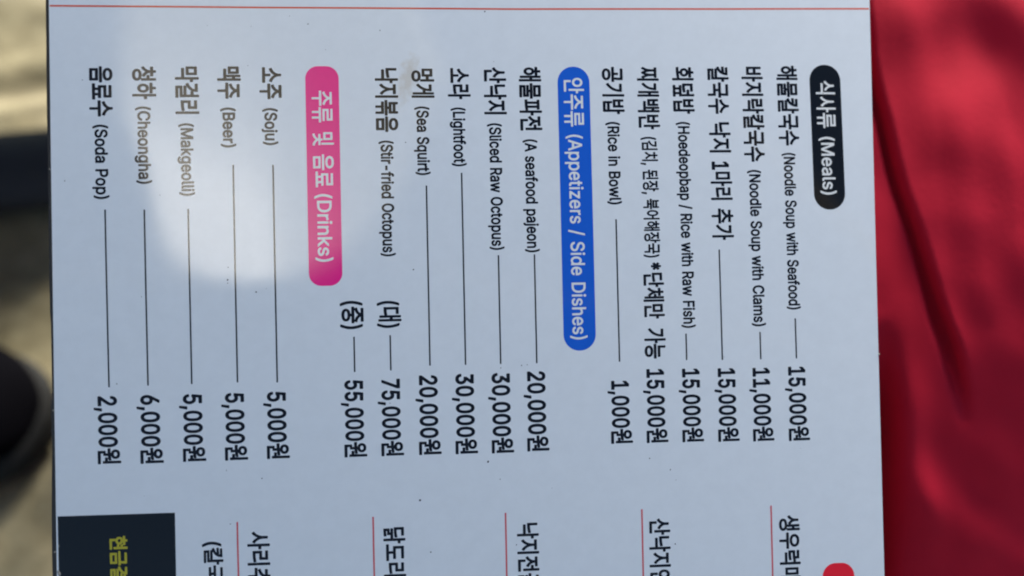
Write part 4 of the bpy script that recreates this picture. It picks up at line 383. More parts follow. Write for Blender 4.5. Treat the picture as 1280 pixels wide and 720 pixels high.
    'dw': (0.424, [[79,-9,101,-11,121,-7,137,1,149,12,150,-1,153,-5,157,-6,189,-6,192,-1,192,251,192,255,189,260,157,261,153,260,149,255,149,179,133,190,117,197,93,199,74,195,57,188,41,176,29,162,19,143,13,123,11,95,13,67,20,43,31,23,45,8,61,-2],[93,31,75,39,63,55,56,79,55,107,62,131,73,147,89,157,109,158,127,151,141,135,148,111,148,79,142,55,130,39,113,31]]),
    'Dw': (0.502, [[25,-5,30,-6,110,-6,150,-2,170,5,186,14,202,27,215,44,226,64,234,92,237,128,235,156,229,184,218,207,202,227,186,241,158,254,130,260,30,261,26,259,24,252,24,-1],[70,35,70,219,122,219,150,212,164,204,175,192,185,176,190,159,193,140,193,116,190,96,183,76,168,56,146,41,122,36]]),
    'hw': (0.41, [[22,-5,26,-6,54,-6,62,-4,63,-1,65,128,70,140,78,149,90,156,102,158,114,157,126,153,135,144,140,132,142,-1,146,-6,178,-6,182,-6,185,-1,185,128,182,148,176,163,168,176,158,185,146,192,130,197,114,199,94,196,78,190,66,181,63,188,63,256,58,261,26,261,20,256,20,-1]]),
    'nw': (0.41, [[22,-5,26,-6,54,-6,62,-4,63,-1,65,128,70,140,78,149,90,156,106,158,118,156,127,152,135,144,140,132,142,-1,146,-6,150,-6,178,-6,183,-5,185,-1,184,136,176,163,168,176,158,185,138,195,118,199,90,195,78,190,66,181,63,184,62,192,58,196,26,196,22,194,20,188,20,-1]]),
    'kw': (0.381, [[22,-5,26,-6,54,-6,62,-4,63,-1,64,68,74,77,78,77,142,-5,146,-6,186,-6,190,-5,193,-1,190,6,109,108,183,184,186,192,182,196,142,196,138,194,66,121,63,128,63,256,58,261,26,261,20,256,20,-1]]),
    ')w': (0.273, [[14,-52,18,-54,46,-54,50,-54,54,-51,72,-16,84,16,92,44,97,76,97,128,88,184,71,240,57,268,50,276,18,276,12,272,12,268,33,220,43,184,51,144,54,104,52,72,46,40,32,0,13,-44]]),
}
PRINTED = [
    ('dish_name', 'ink', [['음료수', -131.206, 78.946, 61.265, 8.55, 'h']]),
    ('translation', 'ink', [['(Soda Pop)', -131.756, 58.465, 32.322, 5.45, 'p']]),
    ('price', 'ink', [['2,000원', -131.206, -36.654, -60.575, 8.55, 'h']]),
    ('dish_name', 'ink', [['청하', -116.509, 78.923, 67.282, 8.55, 'h']]),
    ('translation', 'ink', [['(Cheongha)', -117.059, 64.75, 37.464, 5.45, 'p']]),
    ('price', 'ink', [['6,000원', -116.509, -36.628, -60.883, 8.55, 'h']]),
    ('dish_name', 'ink', [['막걸리', -101.806, 78.822, 61.988, 8.55, 'h']]),
    ('translation', 'ink', [['(Makgeolli)', -102.356, 58.742, 33.058, 5.45, 'p']]),
    ('price', 'ink', [['5,000원', -101.806, -36.744, -60.629, 8.55, 'h']]),
    ('dish_name', 'ink', [['맥주', -87.22, 78.813, 67.304, 8.55, 'h']]),
    ('translation', 'ink', [['(Beer)', -87.77, 64.24, 50.004, 5.45, 'p']]),
    ('price', 'ink', [['5,000원', -87.22, -36.716, -60.657, 8.55, 'h']]),
    ('dish_name', 'ink', [['소주', -72.599, 78.526, 67.112, 8.55, 'h']]),
    ('translation', 'ink', [['(Soju)', -73.149, 63.979, 50.739, 5.45, 'p']]),
    ('price', 'ink', [['5,000원', -72.599, -36.69, -60.547, 8.55, 'h']]),
    ('dish_name', 'ink', [['(중)', -45.341, -5.066, -15.193, 8.55, 'h']]),
    ('price', 'ink', [['55,000원', -45.341, -33.304, -60.839, 8.55, 'h']]),
    ('dish_name', 'ink', [['낙지볶음', -31.898, 78.272, 55.19, 8.55, 'h']]),
    ('translation', 'ink', [['(Stir-fried Octopus)', -32.448, 52.113, 10.552, 5.45, 'p']]),
    ('dish_name', 'ink', [['(대)', -32.285, -5.339, -15.066, 8.55, 'h']]),
    ('price', 'ink', [['75,000원', -32.285, -33.226, -60.827, 8.55, 'h']]),
    ('dish_name', 'ink', [['멍게', -18.871, 78.091, 67.477, 8.55, 'h']]),
    ('translation', 'ink', [['(Sea Squirt)', -19.421, 64.38, 39.538, 5.45, 'p']]),
    ('price', 'ink', [['20,000원', -18.871, -32.297, -60.829, 8.55, 'h']]),
    ('dish_name', 'ink', [['소라', -5.814, 78.323, 66.967, 8.55, 'h']]),
    ('translation', 'ink', [['(Lightfoot)', -6.364, 63.974, 42.6, 5.45, 'p']]),
    ('price', 'ink', [['30,000원', -5.814, -32.073, -60.964, 8.55, 'h']]),
    ('dish_name', 'ink', [['산낙지', 7.218, 78.65, 61.411, 8.55, 'h']]),
    ('translation', 'ink', [['(Sliced Raw Octopus)', 6.668, 58.206, 12.199, 5.45, 'p']]),
    ('price', 'ink', [['30,000원', 7.218, -32.134, -61.101, 8.55, 'h']]),
    ('dish_name', 'ink', [['해물파전', 20.058, 78.838, 55.442, 8.55, 'h']]),
    ('translation', 'ink', [['(A seafood pajeon)', 19.508, 52.316, 11.119, 5.45, 'p']]),
    ('price', 'ink', [['20,000원', 20.058, -31.901, -60.8, 8.55, 'h']]),
    ('dish_name', 'ink', [['공기밥', 50.737, 78.963, 61.42, 8.55, 'h']]),
    ('translation', 'ink', [['(Rice in Bowl)', 50.187, 58.584, 28.142, 5.45, 'p']]),
    ('price', 'ink', [['1,000원', 50.737, -36.134, -59.054, 8.55, 'h']]),
    ('dish_name', 'ink', [['찌개백반', 63.876, 79.027, 55.77, 8.55, 'h']]),
    ('price', 'ink', [['15,000원', 63.876, -32.209, -59.196, 8.55, 'h']]),
    ('dish_name', 'ink', [['회덮밥', 77.154, 79.098, 61.519, 8.55, 'h']]),
    ('translation', 'ink', [['(Hoedeopbap / Rice with Raw Fish)', 76.604, 58.539, -17.599, 5.45, 'p']]),
    ('price', 'ink', [['15,000원', 77.154, -32.421, -59.344, 8.55, 'h']]),
    ('dish_name', 'ink', [['칼국수', 90.553, 79.327, 61.517, 8.55, 'h'], ['낙지', 90.553, 58.403, 47.047, 8.55, 'h'], ['1마리', 90.553, 43.766, 29.39, 8.55, 'h'], ['추가', 90.553, 26.272, 14.558, 8.55, 'h']]),
    ('price', 'ink', [['15,000원', 90.553, -32.638, -59.644, 8.55, 'h']]),
    ('dish_name', 'ink', [['바지락칼국수', 103.693, 79.32, 43.513, 8.55, 'h']]),
    ('translation', 'ink', [['(Noodle Soup with Clams)', 103.143, 40.524, -17.631, 5.45, 'p']]),
    ('price', 'ink', [['11,000원', 103.693, -32.848, -59.937, 8.55, 'h']]),
    ('dish_name', 'ink', [['해물칼국수', 117.257, 79.808, 49.549, 8.55, 'h']]),
    ('translation', 'ink', [['(Noodle Soup with Seafood)', 116.707, 46.841, -11.717, 5.45, 'p']]),
    ('price', 'ink', [['15,000원', 117.257, -32.775, -60.248, 8.55, 'h']]),
    ('side_note', 'ink', [['(김치, 된장, 북어해장국)', 63.376, 53.015, 8.496, 5.9, 'p']]),
    ('group_note', 'ink', [['*단체만', 63.876, 6.726, -13.878, 8.1, 'h'], ['가능', 63.876, -17.302, -28.499, 8.3, 'h']]),
    ('stew_name', 'ink', [['사리추가', -80.185, -86.156, -111.699, 8.2, 'h']]),
    ('stew_name', 'ink', [['닭도리탕', -32.283, -86.317, -111.091, 8.2, 'h']]),
    ('stew_name', 'ink', [['낙지전골', 15.68, -86.527, -110.547, 8.2, 'h']]),
    ('stew_name', 'ink', [['산낙지연포탕', 63.917, -86.732, -123.596, 8.2, 'h']]),
    ('stew_name', 'ink', [['생우럭매운탕', 112.585, -87.462, -125.172, 8.2, 'h']]),
    ('stew_note', 'ink', [['(칼국수', -96.051, -89.188, -109.988, 7.2, 'h']]),
]
RULES = [
    ('leader_line', 'ink', -130.661, 28.665, -33.578, 0.56),
    ('leader_line', 'ink', -117.257, 28.474, -33.37, 0.56),
    ('leader_line', 'ink', -102.152, 28.543, -33.206, 0.56),
    ('leader_line', 'ink', -86.287, 43.899, -33.062, 0.56),
    ('leader_line', 'ink', -72.418, 43.764, -33.432, 0.56),
    ('leader_line', 'ink', -45.132, -17.907, -30.457, 0.56),
    ('leader_line', 'ink', -32.31, -17.64, -30.223, 0.56),
    ('leader_line', 'ink', -18.327, 35.78, -28.871, 0.56),
    ('leader_line', 'ink', -5.58, 40.277, -28.916, 0.56),
    ('leader_line', 'ink', 7.092, 10.311, -28.959, 0.56),
    ('leader_line', 'ink', 20.185, 10.382, -29.013, 0.56),
    ('leader_line', 'ink', 50.521, 22.769, -29.228, 0.56),
    ('leader_line', 'ink', 75.514, -19.627, -29.301, 0.56),
    ('leader_line', 'ink', 88.919, 11.03, -29.655, 0.56),
    ('leader_line', 'ink', 103.478, -19.708, -29.745, 0.56),
    ('leader_line', 'ink', 117.099, -14.99, -29.811, 0.56),
    ('divider_line', 'red_ink', 105.804, -83.669, -330, 0.62),
    ('divider_line', 'red_ink', 57.534, -83.141, -330, 0.62),
    ('divider_line', 'red_ink', 7.744, -82.597, -330, 0.62),
    ('divider_line', 'red_ink', -39.67, -82.328, -330, 0.62),
    ('divider_line', 'red_ink', -87.461, -82.517, -330, 0.62),
]
BADGES = [
    ('black_ink', [126.037, 138.193, 80.225, 25.37], 8, [['식사류', 132.115, 74.117, 56.17, 8.1, 'h'], ['(Meals)', 131.815, 52.836, 31.0, 6.6, 'p']]),
    ('blue_ink', [30.165, 42.009, 78.958, -24.872], 8, [['안주류', 36.087, 74.823, 56.852, 8.1, 'h'], ['(Appetizers / Side Dishes)', 35.787, 53.914, -20.8, 6.6, 'p']]),
    ('pink_ink', [-60.598, -48.808, 78.907, 0.455], 4.5, [['주류', -54.703, 70.127, 58.754, 8.1, 'h'], ['및', -54.703, 55.234, 50.458, 8.1, 'h'], ['음료', -54.703, 47.313, 35.602, 8.1, 'h'], ['(Drinks)', -55.003, 33.18, 9.005, 6.6, 'p']]),
    ('red_ink', [124.712, 136.884, -105.767, -165.767], 5, [['식', 130.698, -111.328, -117.328, 8.1, 'h']]),
]
SPECKS = [
    (-137.52, 74.11, 0.247),
    (-144.15, 38.92, 0.247),
    (-111.75, 33.46, 0.171),
    (-59.29, 94.04, 0.304),
    (-33.82, 91.87, 0.247),
    (4.1, 99.02, 0.304),
    (-25.46, 51.41, 0.209),
    (-88.76, 7.72, 0.228),
    (-88.99, 3.2, 0.38),
    (-89.01, 2.07, 0.285),
    (-79.2, -1.24, 0.285),
    (-75.55, -0.18, 0.171),
    (-127.97, -32.52, 0.304),
    (-118.78, -2.12, 0.171),
    (-23.5, 5.66, 0.323),
    (1.79, -63.95, 0.38),
    (5.99, -70.43, 0.247),
    (-22.86, -77.05, 0.418),
    (-19.37, -95.69, 0.285),
    (-78.46, -67.32, 0.247),
    (-89.85, -83.15, 0.266),
    (-90.81, -64.09, 0.19),
    (60.82, -64.77, 0.304),
    (68.44, -69.12, 0.361),
    (70.43, -72.98, 0.152),
    (69.6, -96.28, 0.285),
    (14.65, -29.73, 0.247),
    (16.69, -29.5, 0.19),
    (7.1, -30.4, 0.247),
    (6.9, 80.7, 0.19),
    (-65.71, 96.87, 0.171),
    (11.45, -94.28, 0.228),
    (-94.47, 93.31, 0.152),
    (-79.2, 93.08, 0.152),
    (-80.54, 79.1, 0.171),
    (-32.85, -41.93, 0.19),
    (89.57, -28.5, 0.19),
    (-53.25, 84.86, 0.133),
    (117.73, -62.92, 0.133),
    (48.97, 75.54, 0.114),
    (24.77, -74.26, 0.114),
    (-119.58, -72.23, 0.114),
]
NOTICE_BOX = [(-149.485, -78.473), (-109.017, -78.468), (-109.503, -153.466), (-150.268, -153.469)]
NOTICE_TEXT = [['현금결제', -128.871, -86.077, -106.882, 6.5, 'h']]
TOP_RULE = [[-148.199, 100.114], [-74.622, 99.858], [14.073, 100.03], [92.284, 101.018], [151.071, 102.019]]
BOARD_MATRIX = [[0.995649, -0.021343, 0.090704, -0.011751], [0.06844, 0.82808, -0.556417, 0.218125], [-0.063235, 0.560204, 0.825938, 0.410927], [0.0, 0.0, 0.0, 1.0]]


# ---------------------------------------------------------------- ground
def build_ground():
    def axis(lo, hi, step, far):
        a = []
        v = lo
        while v < hi - 1e-6:
            a.append(v)
            v += step
        a.append(hi)
        left, right, s = [], [], step
        v = lo
        while v > -far:
            s *= 1.45
            v -= s
            left.append(v)
        s, v = step, hi
        while v < far:
            s *= 1.45
            v += s
            right.append(v)
        return left[::-1] + a + right

    xs = axis(-0.62, -0.26, 0.006, 60)
    ys = axis(0.18, 0.95, 0.006, 60)

    def z(x, y):
        near = gauss(math.hypot(x + 0.45, y - 0.55), 0.9)
        h = 0.0
        h += 0.010 * noise.noise((x * 7, y * 7, 0.3)) + 0.004 * noise.noise((x * 23, y * 23, 1.7))
        h += 0.0018 * noise.noise((x * 60, y * 60, 4.1)) + 0.0012 * noise.noise((x * 130, y * 130, 9.1))
        # ridges shaped to darken like shadow streaks across the strip left of the board
        yc = 0.752 + 0.10 * (x + 0.45) - 1.6 * (x + 0.43) ** 2
        h += 0.007 * gauss(y - yc - 0.022, 0.020) - 0.006 * gauss(y - yc + 0.012, 0.016)
        yc = 0.700 + 0.45 * (x + 0.45)
        h += 0.006 * gauss(y - yc - 0.016, 0.014)
        return h * near

    verts = [(x, y, z(x, y)) for y in ys for x in xs]
    n = len(xs)
    faces = [(j * n + i, j * n + i + 1, (j + 1) * n + i + 1, (j + 1) * n + i) for j in range(len(ys) - 1) for i in range(n - 1)]
    m, nt, b = new_mat("packed_sand", (0.3, 0.24, 0.14), rough=0.95, spec=0.15)
    tc = nt.nodes.new("ShaderNodeTexCoord")
    big = node(nt, "ShaderNodeTexNoise", Scale=9.0, Detail=6.0, Roughness=0.62)
    nt.links.new(tc.outputs["Object"], big.inputs["Vector"])
    r = ramp(nt, [(0.28, (0.165, 0.150, 0.092)), (0.5, (0.25, 0.226, 0.146)), (0.72, (0.34, 0.308, 0.21))])
    nt.links.new(big.outputs["Fac"], r.inputs["Fac"])
    fine = node(nt, "ShaderNodeTexNoise", Scale=240.0, Detail=3.0, Roughness=0.7)
    nt.links.new(tc.outputs["Object"], fine.inputs["Vector"])
    mul = node(nt, "ShaderNodeMix", data_type="RGBA", blend_type="MULTIPLY")
    mul.inputs["Factor"].default_value = 0.55
    r2 = ramp(nt, [(0.3, (0.55, 0.54, 0.52)), (0.7, (1.0, 1.0, 1.0))])
    nt.links.new(fine.outputs["Fac"], r2.inputs["Fac"])
    mid = node(nt, "ShaderNodeTexNoise", Scale=48.0, Detail=4.0, Roughness=0.65)
    nt.links.new(tc.outputs["Object"], mid.inputs["Vector"])
    r3 = ramp(nt, [(0.32, (0.66, 0.64, 0.60)), (0.62, (1.0, 1.0, 1.0))])
    nt.links.new(mid.outputs["Fac"], r3.inputs["Fac"])
    mul0 = node(nt, "ShaderNodeMix", data_type="RGBA", blend_type="MULTIPLY")
    mul0.inputs["Factor"].default_value = 0.8
    nt.links.new(r.outputs["Color"], mul0.inputs["A"])
    nt.links.new(r3.outputs["Color"], mul0.inputs["B"])
    nt.links.new(mul0.outputs["Result"], mul.inputs["A"])
    nt.links.new(r2.outputs["Color"], mul.inputs["B"])
    nt.links.new(mul.outputs["Result"], b.inputs["Base Color"])
    bump = node(nt, "ShaderNodeBump", Strength=0.5, Distance=0.002)
    nt.links.new(fine.outputs["Fac"], bump.inputs["Height"])
    nt.links.new(bump.outputs[0], b.inputs["Normal"])
    g = mesh_obj("ground", verts, faces, m, smooth=True)
    tag(g, kind="structure", label="blurred tan sandy ground left of the menu board", category="ground")


build_ground()

# ---------------------------------------------------------------- red cloth
BOARD = Matrix(BOARD_MATRIX)
CREASE = [(-0.30, 0.238), (-0.10, 0.229), (-0.06, 0.2235), (-0.03, 0.218), (-0.019, 0.2145), (0.017, 0.2055), (0.039, 0.1995), (0.082, 0.1915), (0.103, 0.1880), (0.125, 0.1872), (0.25, 0.190)]


def build_cloth():
    m, nt, b = new_mat("red_woven_cloth", (0.36, 0.008, 0.024), rough=0.75, spec=0.09)
    b.inputs["Sheen Weight"].default_value = 0.0
    b.inputs["Sheen Tint"].default_value = (1.0, 0.45, 0.45, 1)
    tc = nt.nodes.new("ShaderNodeTexCoord")
    n1 = node(nt, "ShaderNodeTexNoise", Scale=14.0, Detail=4.0, Roughness=0.6)
    nt.links.new(tc.outputs["Object"], n1.inputs["Vector"])
    r = ramp(nt, [(0.3, (0.36, 0.007, 0.024)), (0.7, (0.43, 0.010, 0.031))])
    nt.links.new(n1.outputs["Fac"], r.inputs["Fac"])
    nt.links.new(r.outputs["Color"], b.inputs["Base Color"])
    wv = node(nt, "ShaderNodeTexNoise", Scale=900.0, Detail=1.0)
    nt.links.new(tc.outputs["Object"], wv.inputs["Vector"])
    bump = node(nt, "ShaderNodeBump", Strength=0.25, Distance=0.0006)
    nt.links.new(wv.outputs["Fac"], bump.inputs["Height"])
    nt.links.new(bump.outputs[0], b.inputs["Normal"])

    inv = BOARD.inverted()
    # the ground plane z = 0.004 seen in board coordinates
    nz = BOARD.to_3x3().transposed() @ Vector((0, 0, 1))
    d0 = BOARD.translation.z - 0.012

    def ground_z(x, y):
        return -(d0 + nz.x * x + nz.y * y) / nz.z

    def height(x, y):
        # under the board the cloth touches its back, then falls away to the right
        h = -0.0052 - 0.070 * smooth01(0.02, 0.165, x)
        c = interp(CREASE, y)
        c += 0.0012 * noise.noise((y * 30, 3.1, 0))
        d = x - c
        vis = smooth01(0.10, 0.17, x)
        fade = smooth01(-0.070, -0.025, y)
        # right panel laps over the left one: rounded lip and a narrow groove before it
        h += vis * 0.003 * smooth01(-0.0005, 0.004, d) * fade
        h -= vis * 0.020 * gauss(x - 0.1835 - 0.03 * (y + 0.1), 0.0065) * smooth01(-0.015, -0.075, y)
        h += vis * -0.010 * gauss(d + 0.0016, 0.0014 + 0.0014 * smooth01(0.02, -0.04, y)) * fade
        # the whole lap is bowed: its upper part leans to the light, its lower part turns away
        h -= vis * (y + 0.15) ** 2 / (2 * 2.0)
        h -= vis * 0.5 * max(0.0, -0.055 - y) ** 2 / (2 * 0.30)
        # soft swellings and hollows of the right panel
        h += 0.005 * gauss(math.hypot((x - 0.266) / 0.045, (y - 0.020) / 0.085), 1.0) * vis
        h -= 0.004 * gauss(math.hypot((x - 0.240) / 0.020, (y - 0.108) / 0.022), 1.0) * vis
        h += 0.0015 * gauss(math.hypot((x - 0.204) / 0.018, (y - 0.122) / 0.016), 1.0) * vis
        h += 0.006 * gauss(math.hypot((x - 0.272) / 0.018, (y - 0.118) / 0.026), 1.0) * vis
        # one diagonal fold low down
        fy = -0.098 - 0.48 * (x - 0.198) - 3.0 * (x - 0.198) ** 2
        low = smooth01(0.19, 0.210, x)
        h += vis * low * (0.0007 * gauss(y - fy, 0.012) - 0.0010 * gauss(y - fy - 0.020, 0.016))
        # long soft folds beside the board's lower right
        sx = x + 0.10 * (y + 0.1)
        h += vis * 0.0012 * math.sin((sx - 0.17) * 230) * smooth01(-0.02, -0.08, y) * gauss(x - 0.187, 0.024)
        h += 0.0016 * noise.noise((x * 20, y * 13, 0.5)) + 0.0010 * noise.noise((x * 60, y * 40, 2.5))
        if x < 0.153:
            q = math.cos(R(50)) * x + math.sin(R(50)) * y
            h = min(h, -0.19 * q * q - 0.0046)
        # outside what the mound carries, hang down to the sand
        k = max(smooth01(-0.055, -0.100, x), smooth01(0.40, 0.56, x), smooth01(-0.17, -0.31, y), smooth01(0.27, 0.40, y))
        gz = ground_z(x, y)
        ruffle = 0.012 * noise.noise((x * 16, y * 16, 7.7)) * k * (1 - k) * 4
        return h * (1 - k) + gz * k + ruffle

    def axis(a, bnd, fine0, fine1, fs, cs):
        out = [a]
        while out[-1] < bnd:
            out.append(out[-1] + (fs if fine0 <= out[-1] < fine1 else cs))
        return out

    xs = axis(-0.115, 0.60, 0.13, 0.30, 0.0010, 0.008)
    ys = axis(-0.33, 0.43, -0.17, 0.16, 0.0016, 0.008)
    n = len(xs)
    vs_, fs_ = [], []
    for y in ys:
        for x in xs:
            vs_.append((x, y, height(x, y)))
    for j in range(len(ys) - 1):
        for i in range(n - 1):
            fs_.append((j * n + i, j * n + i + 1, (j + 1) * n + i + 1, (j + 1) * n + i))
    o = mesh_obj("red_cloth", vs_, fs_, m, smooth=True)
    o.matrix_world = BOARD
    tag(o, "crumpled red cloth with one deep dark crease along the board's right edge", "cloth")


build_cloth()

# ---------------------------------------------------------------- menu board
BEND_K, BEND_A = 0.38, R(50)


def bend(x, y, lift=0.0):
    """the board is very slightly bowed about a diagonal; x, y in metres"""
    q = math.cos(BEND_A) * x + math.sin(BEND_A) * y
    return (x, y, -BEND_K / 2 * q * q + lift)


board = empty("menu_board", BOARD)
tag(board, "glossy white laminated menu board turned on its side with Korean dishes and prices", "menu")
TOP, BOTTOM = 0.150, -0.285


def edge_x(y, c0, c1, c2):
    """the cut edges are not quite straight"""
    q = max(-0.118, min(0.112, y))
    return c0 + c1 * q + c2 * q * q + 0.008 * (y - q)


def left_x(y):
    return edge_x(y, -0.14906, 0.0096, -0.0335)


def right_x(y):
    return edge_x(y, 0.14924, 0.0140, 0.0592)


def slab(name, mat, lx, rx, z0, z1, ny=160, nx=110):
    verts, faces = [], []
    ring = []
    for lift in (z1, z0):
        for j in range(ny + 1):
            y = BOTTOM + (TOP - BOTTOM) * j / ny
            for i in range(nx + 1):
                x = lx(y) + (rx(y) - lx(y)) * i / nx
                verts.append(bend(x, y, lift))
    n, m = nx + 1, (nx + 1) * (ny + 1)
    for j in range(ny):
        for i in range(nx):
            a = j * n + i
            faces.append((a, a + 1, a + n + 1, a + n))
            faces.append((m + a, m + a + n, m + a + n + 1, m + a + 1))
    for j in range(ny):
        a = j * n
        faces.append((a, a + n, m + a + n, m + a))
        a = j * n + nx
        faces.append((a, m + a, m + a + n, a + n))
    for i in range(nx):
        faces.append((i, m + i, m + i + 1, i + 1))
        a = ny * n + i
        faces.append((a, a + 1, m + a + 1, m + a))
    o = mesh_obj(name, verts, faces, mat, board, smooth=True)
    o.data.set_sharp_from_angle(angle=R(30))
    return o


def ragged(y):
    """outline of the worn backing: a thin dark line left of the sheet, nicked in places"""
    w = 0.00130
    w += 0.00010 * noise.noise((y * 90, 0.4, 0)) + 0.00005 * noise.noise((y * 500, 2.4, 0))
    w -= 0.00035 * smooth01(-0.005, -0.012, y) * (1 - smooth01(-0.036, -0.040, y))
    w += 0.00045 * smooth01(-0.055, -0.085, y)
    rough = smooth01(-0.032, -0.036, y) * (1 - smooth01(-0.050, -0.054, y))
    w += rough * 0.00035 * noise.noise((y * 1500, 8.0, 0))
    return w


slab("laminated_sheet", MAT["paper"], left_x, right_x, -0.0006, 0.0)
slab("backing_board", MAT["edge"], lambda y: left_x(y) - ragged(y), lambda y: right_x(y) - 0.0004, -0.0032, -0.00062, ny=520, nx=24)

# ---- lettering: outlines of a plain gothic face, filled and laid on the sheet
FILLED = {}
LATIN = 1.38           # Latin letters are drawn smaller in the same em


def area(p):
    return sum(a.x * b.y - b.x * a.y for a, b in zip(p, p[1:] + p[:1])) / 2


def inside(q, p):
    hit = False
    for a, b in zip(p, p[1:] + p[:1]):
        if (a.y > q.y) != (b.y > q.y) and q.x < a.x + (q.y - a.y) / (b.y - a.y) * (b.x - a.x):
            hit = not hit
    return hit


def fill(polys):
    """triangles of outlines with holes, one island at a time"""
    depth = [sum(inside(p[0], q) for q in polys if q is not p) for p in polys]
    pts, tris = [], []
    for p, d in zip(polys, depth):
        if d % 2:
            continue
        grp = [p] + [q for q, e in zip(polys, depth) if e == d + 1 and inside(q[0], p)]
        off = len(pts)
        pts += [v for g in grp for v in g]
        tris += [tuple(off + i for i in t) for t in tessellate_polygon(grp)]
    return pts, tris


def glyph(ch):
    if ch not in FILLED:
        adv, loops = GLYPHS[ch]
        k = (1.0 if ord(ch[0]) > 0x3000 else LATIN) / 500.0
        polys = [[Vector((l[i] * k, l[i + 1] * k, 0)) for i in range(0, len(l), 2)] for l in loops]
        pts, tris = fill(polys)
        FILLED[ch] = (adv * 500 * k, pts, tris)
    return FILLED[ch]


HANGUL_BOX = (-0.091, 0.840)       # lower and upper reach of a syllable block
PAREN_BOX = (min(v.y for v in glyph("(")[1]), max(v.y for v in glyph("(")[1]))


def runs_mesh(runs, lift, light=False):
    verts, faces = [], []
    for text, xc, y0, y1, size, mode in runs:
        pts, tri, pen = [], [], 0.0
        for ch in text:
            if ch == " ":
                pen += 0.26 if mode == "h" else 0.32
                continue
            adv, gp, gt = glyph(ch + "w" if light and ch + "w" in GLYPHS else ch)
            off = len(pts)
            pts += [(p.x + pen, p.y) for p in gp]
            tri += [tuple(off + i for i in t) for t in gt]
            pen += adv
        a, b_ = min(p[0] for p in pts), max(p[0] for p in pts)
        lo, hi = HANGUL_BOX if mode == "h" else PAREN_BOX
        ky = size / 0.931 / 1000 * 0.931 if mode == "h" else size / (hi - lo) / 1000
        kx = (y0 - y1) / (b_ - a) / 1000
        mid = (lo + hi) / 2
        off = len(verts)
        for px, py in pts:
            verts.append(bend(xc / 1000 + (py - mid) * ky, y0 / 1000 - (px - a) * kx, lift))
        faces += [tuple(off + i for i in t) for t in tri]
    return verts, faces


def orient_up(o):
    bm = bmesh.new()
    bm.from_mesh(o.data)
    for f in bm.faces:
        f.normal_update()
        if f.normal.z < 0:
            f.normal_flip()
    bm.to_mesh(o.data)
    bm.free()


PRINT = 0.000006         # thickness of a layer of print


def lettering(name, runs, mat, parent, lift=PRINT):
    v, f = runs_mesh(runs, lift, mat is MAT["white_ink"])       # white print is set in the lighter cut
    o = mesh_obj(name, v, f, mat, parent)
    orient_up(o)
    return o


def strip(name, pts_l, pts_r, mat, parent, lift=PRINT):
    n = len(pts_l)
    cols = max(1, min(24, int(abs(pts_r[n // 2][0] - pts_l[n // 2][0]) / 0.002)))
    v = []
    for c in range(cols + 1):
        q = c / cols
        v += [bend(xa + (xb - xa) * q, ya + (yb - ya) * q, lift) for (xa, ya), (xb, yb) in zip(pts_l, pts_r)]
    f = [(c * n + i, c * n + i + 1, (c + 1) * n + i + 1, (c + 1) * n + i) for c in range(cols) for i in range(n - 1)]
    o = mesh_obj(name, v, f, mat, parent, smooth=True)
    orient_up(o)
    return o


for name, mat, runs in PRINTED:
    lettering(name, runs, MAT[mat], board)

for name, mat, x, y0, y1, w in RULES:
    y1 = max(y1, -270)
    k = 24
    ys = [(y0 + (y1 - y0) * i / k) / 1000 for i in range(k + 1)]
    strip(name, [((x - w / 2) / 1000, y) for y in ys], [((x + w / 2) / 1000, y) for y in ys], MAT["ink" if mat == "ink" else "divider_ink"], board)

pts = []
for i in range(61):
    x = left_x(0.1) + 0.0003 + (right_x(0.1) - left_x(0.1) - 0.0006) * i / 60
    pts.append((x, interp([(a / 1000, b_ / 1000) for a, b_ in TOP_RULE], x)))
strip("top_rule", [(x, y + 0.00032) for x, y in pts], [(x, y - 0.00032) for x, y in pts], MAT["rule_ink"], board)


def rounded(x0, x1, y0, y1, r, n=10):
    """rows of a rounded bar from y0 (start) down to y1, in mm"""
    ys = []
    for i in range(n + 1):
        a = math.pi / 2 * i / n
        ys.append((r * (1 - math.cos(a)), r * (1 - math.sin(a))))
    L, Rr = [], []
    for dy, dx in ys:
        L.append((x0 + dx, y0 - dy))
        Rr.append((x1 - dx, y0 - dy))
    k = 60
    a0, a1 = y0 - r, y1 + r
    for i in range(1, k):
        L.append((x0, a0 + (a1 - a0) * i / k))
        Rr.append((x1, a0 + (a1 - a0) * i / k))
    for dy, dx in ys[::-1]:
        L.append((x0 + dx, y1 + dy))
        Rr.append((x1 - dx, y1 + dy))
    return [(a / 1000, b_ / 1000) for a, b_ in L], [(a / 1000, b_ / 1000) for a, b_ in Rr]


for mat, (x0, x1, y0, y1), rad, runs in BADGES:
    L, Rr = rounded(x0, x1, y0, y1, min(rad, (x1 - x0) / 2 - 0.05))
    bd = strip("heading_badge", L, Rr, MAT[mat], board)
    bd["label"] = {"black_ink": "black rounded heading badge of the meals", "blue_ink": "blue rounded heading badge of the appetizers", "pink_ink": "magenta rounded heading badge of the drinks", "red_ink": "red badge cut off by the lower edge"}[mat]
    lettering("heading_text", runs, MAT["white_ink"], bd, 2 * PRINT)

(ax, ay), (bx_, by_), (cx_, cy_), (dx_, dy_) = NOTICE_BOX
k = 40
Ls = [((ax + (dx_ - ax) * i / k) / 1000, (ay + (dy_ - ay) * i / k) / 1000) for i in range(k + 1)]
Rs = [((bx_ + (cx_ - bx_) * i / k) / 1000, (by_ + (cy_ - by_) * i / k) / 1000) for i in range(k + 1)]
nb = strip("notice_box", Ls, Rs, MAT["notice_ink"], board)
nb["label"] = "black notice box with yellow writing"
lettering("notice_text", NOTICE_TEXT, MAT["yellow_ink"], nb, 2 * PRINT)


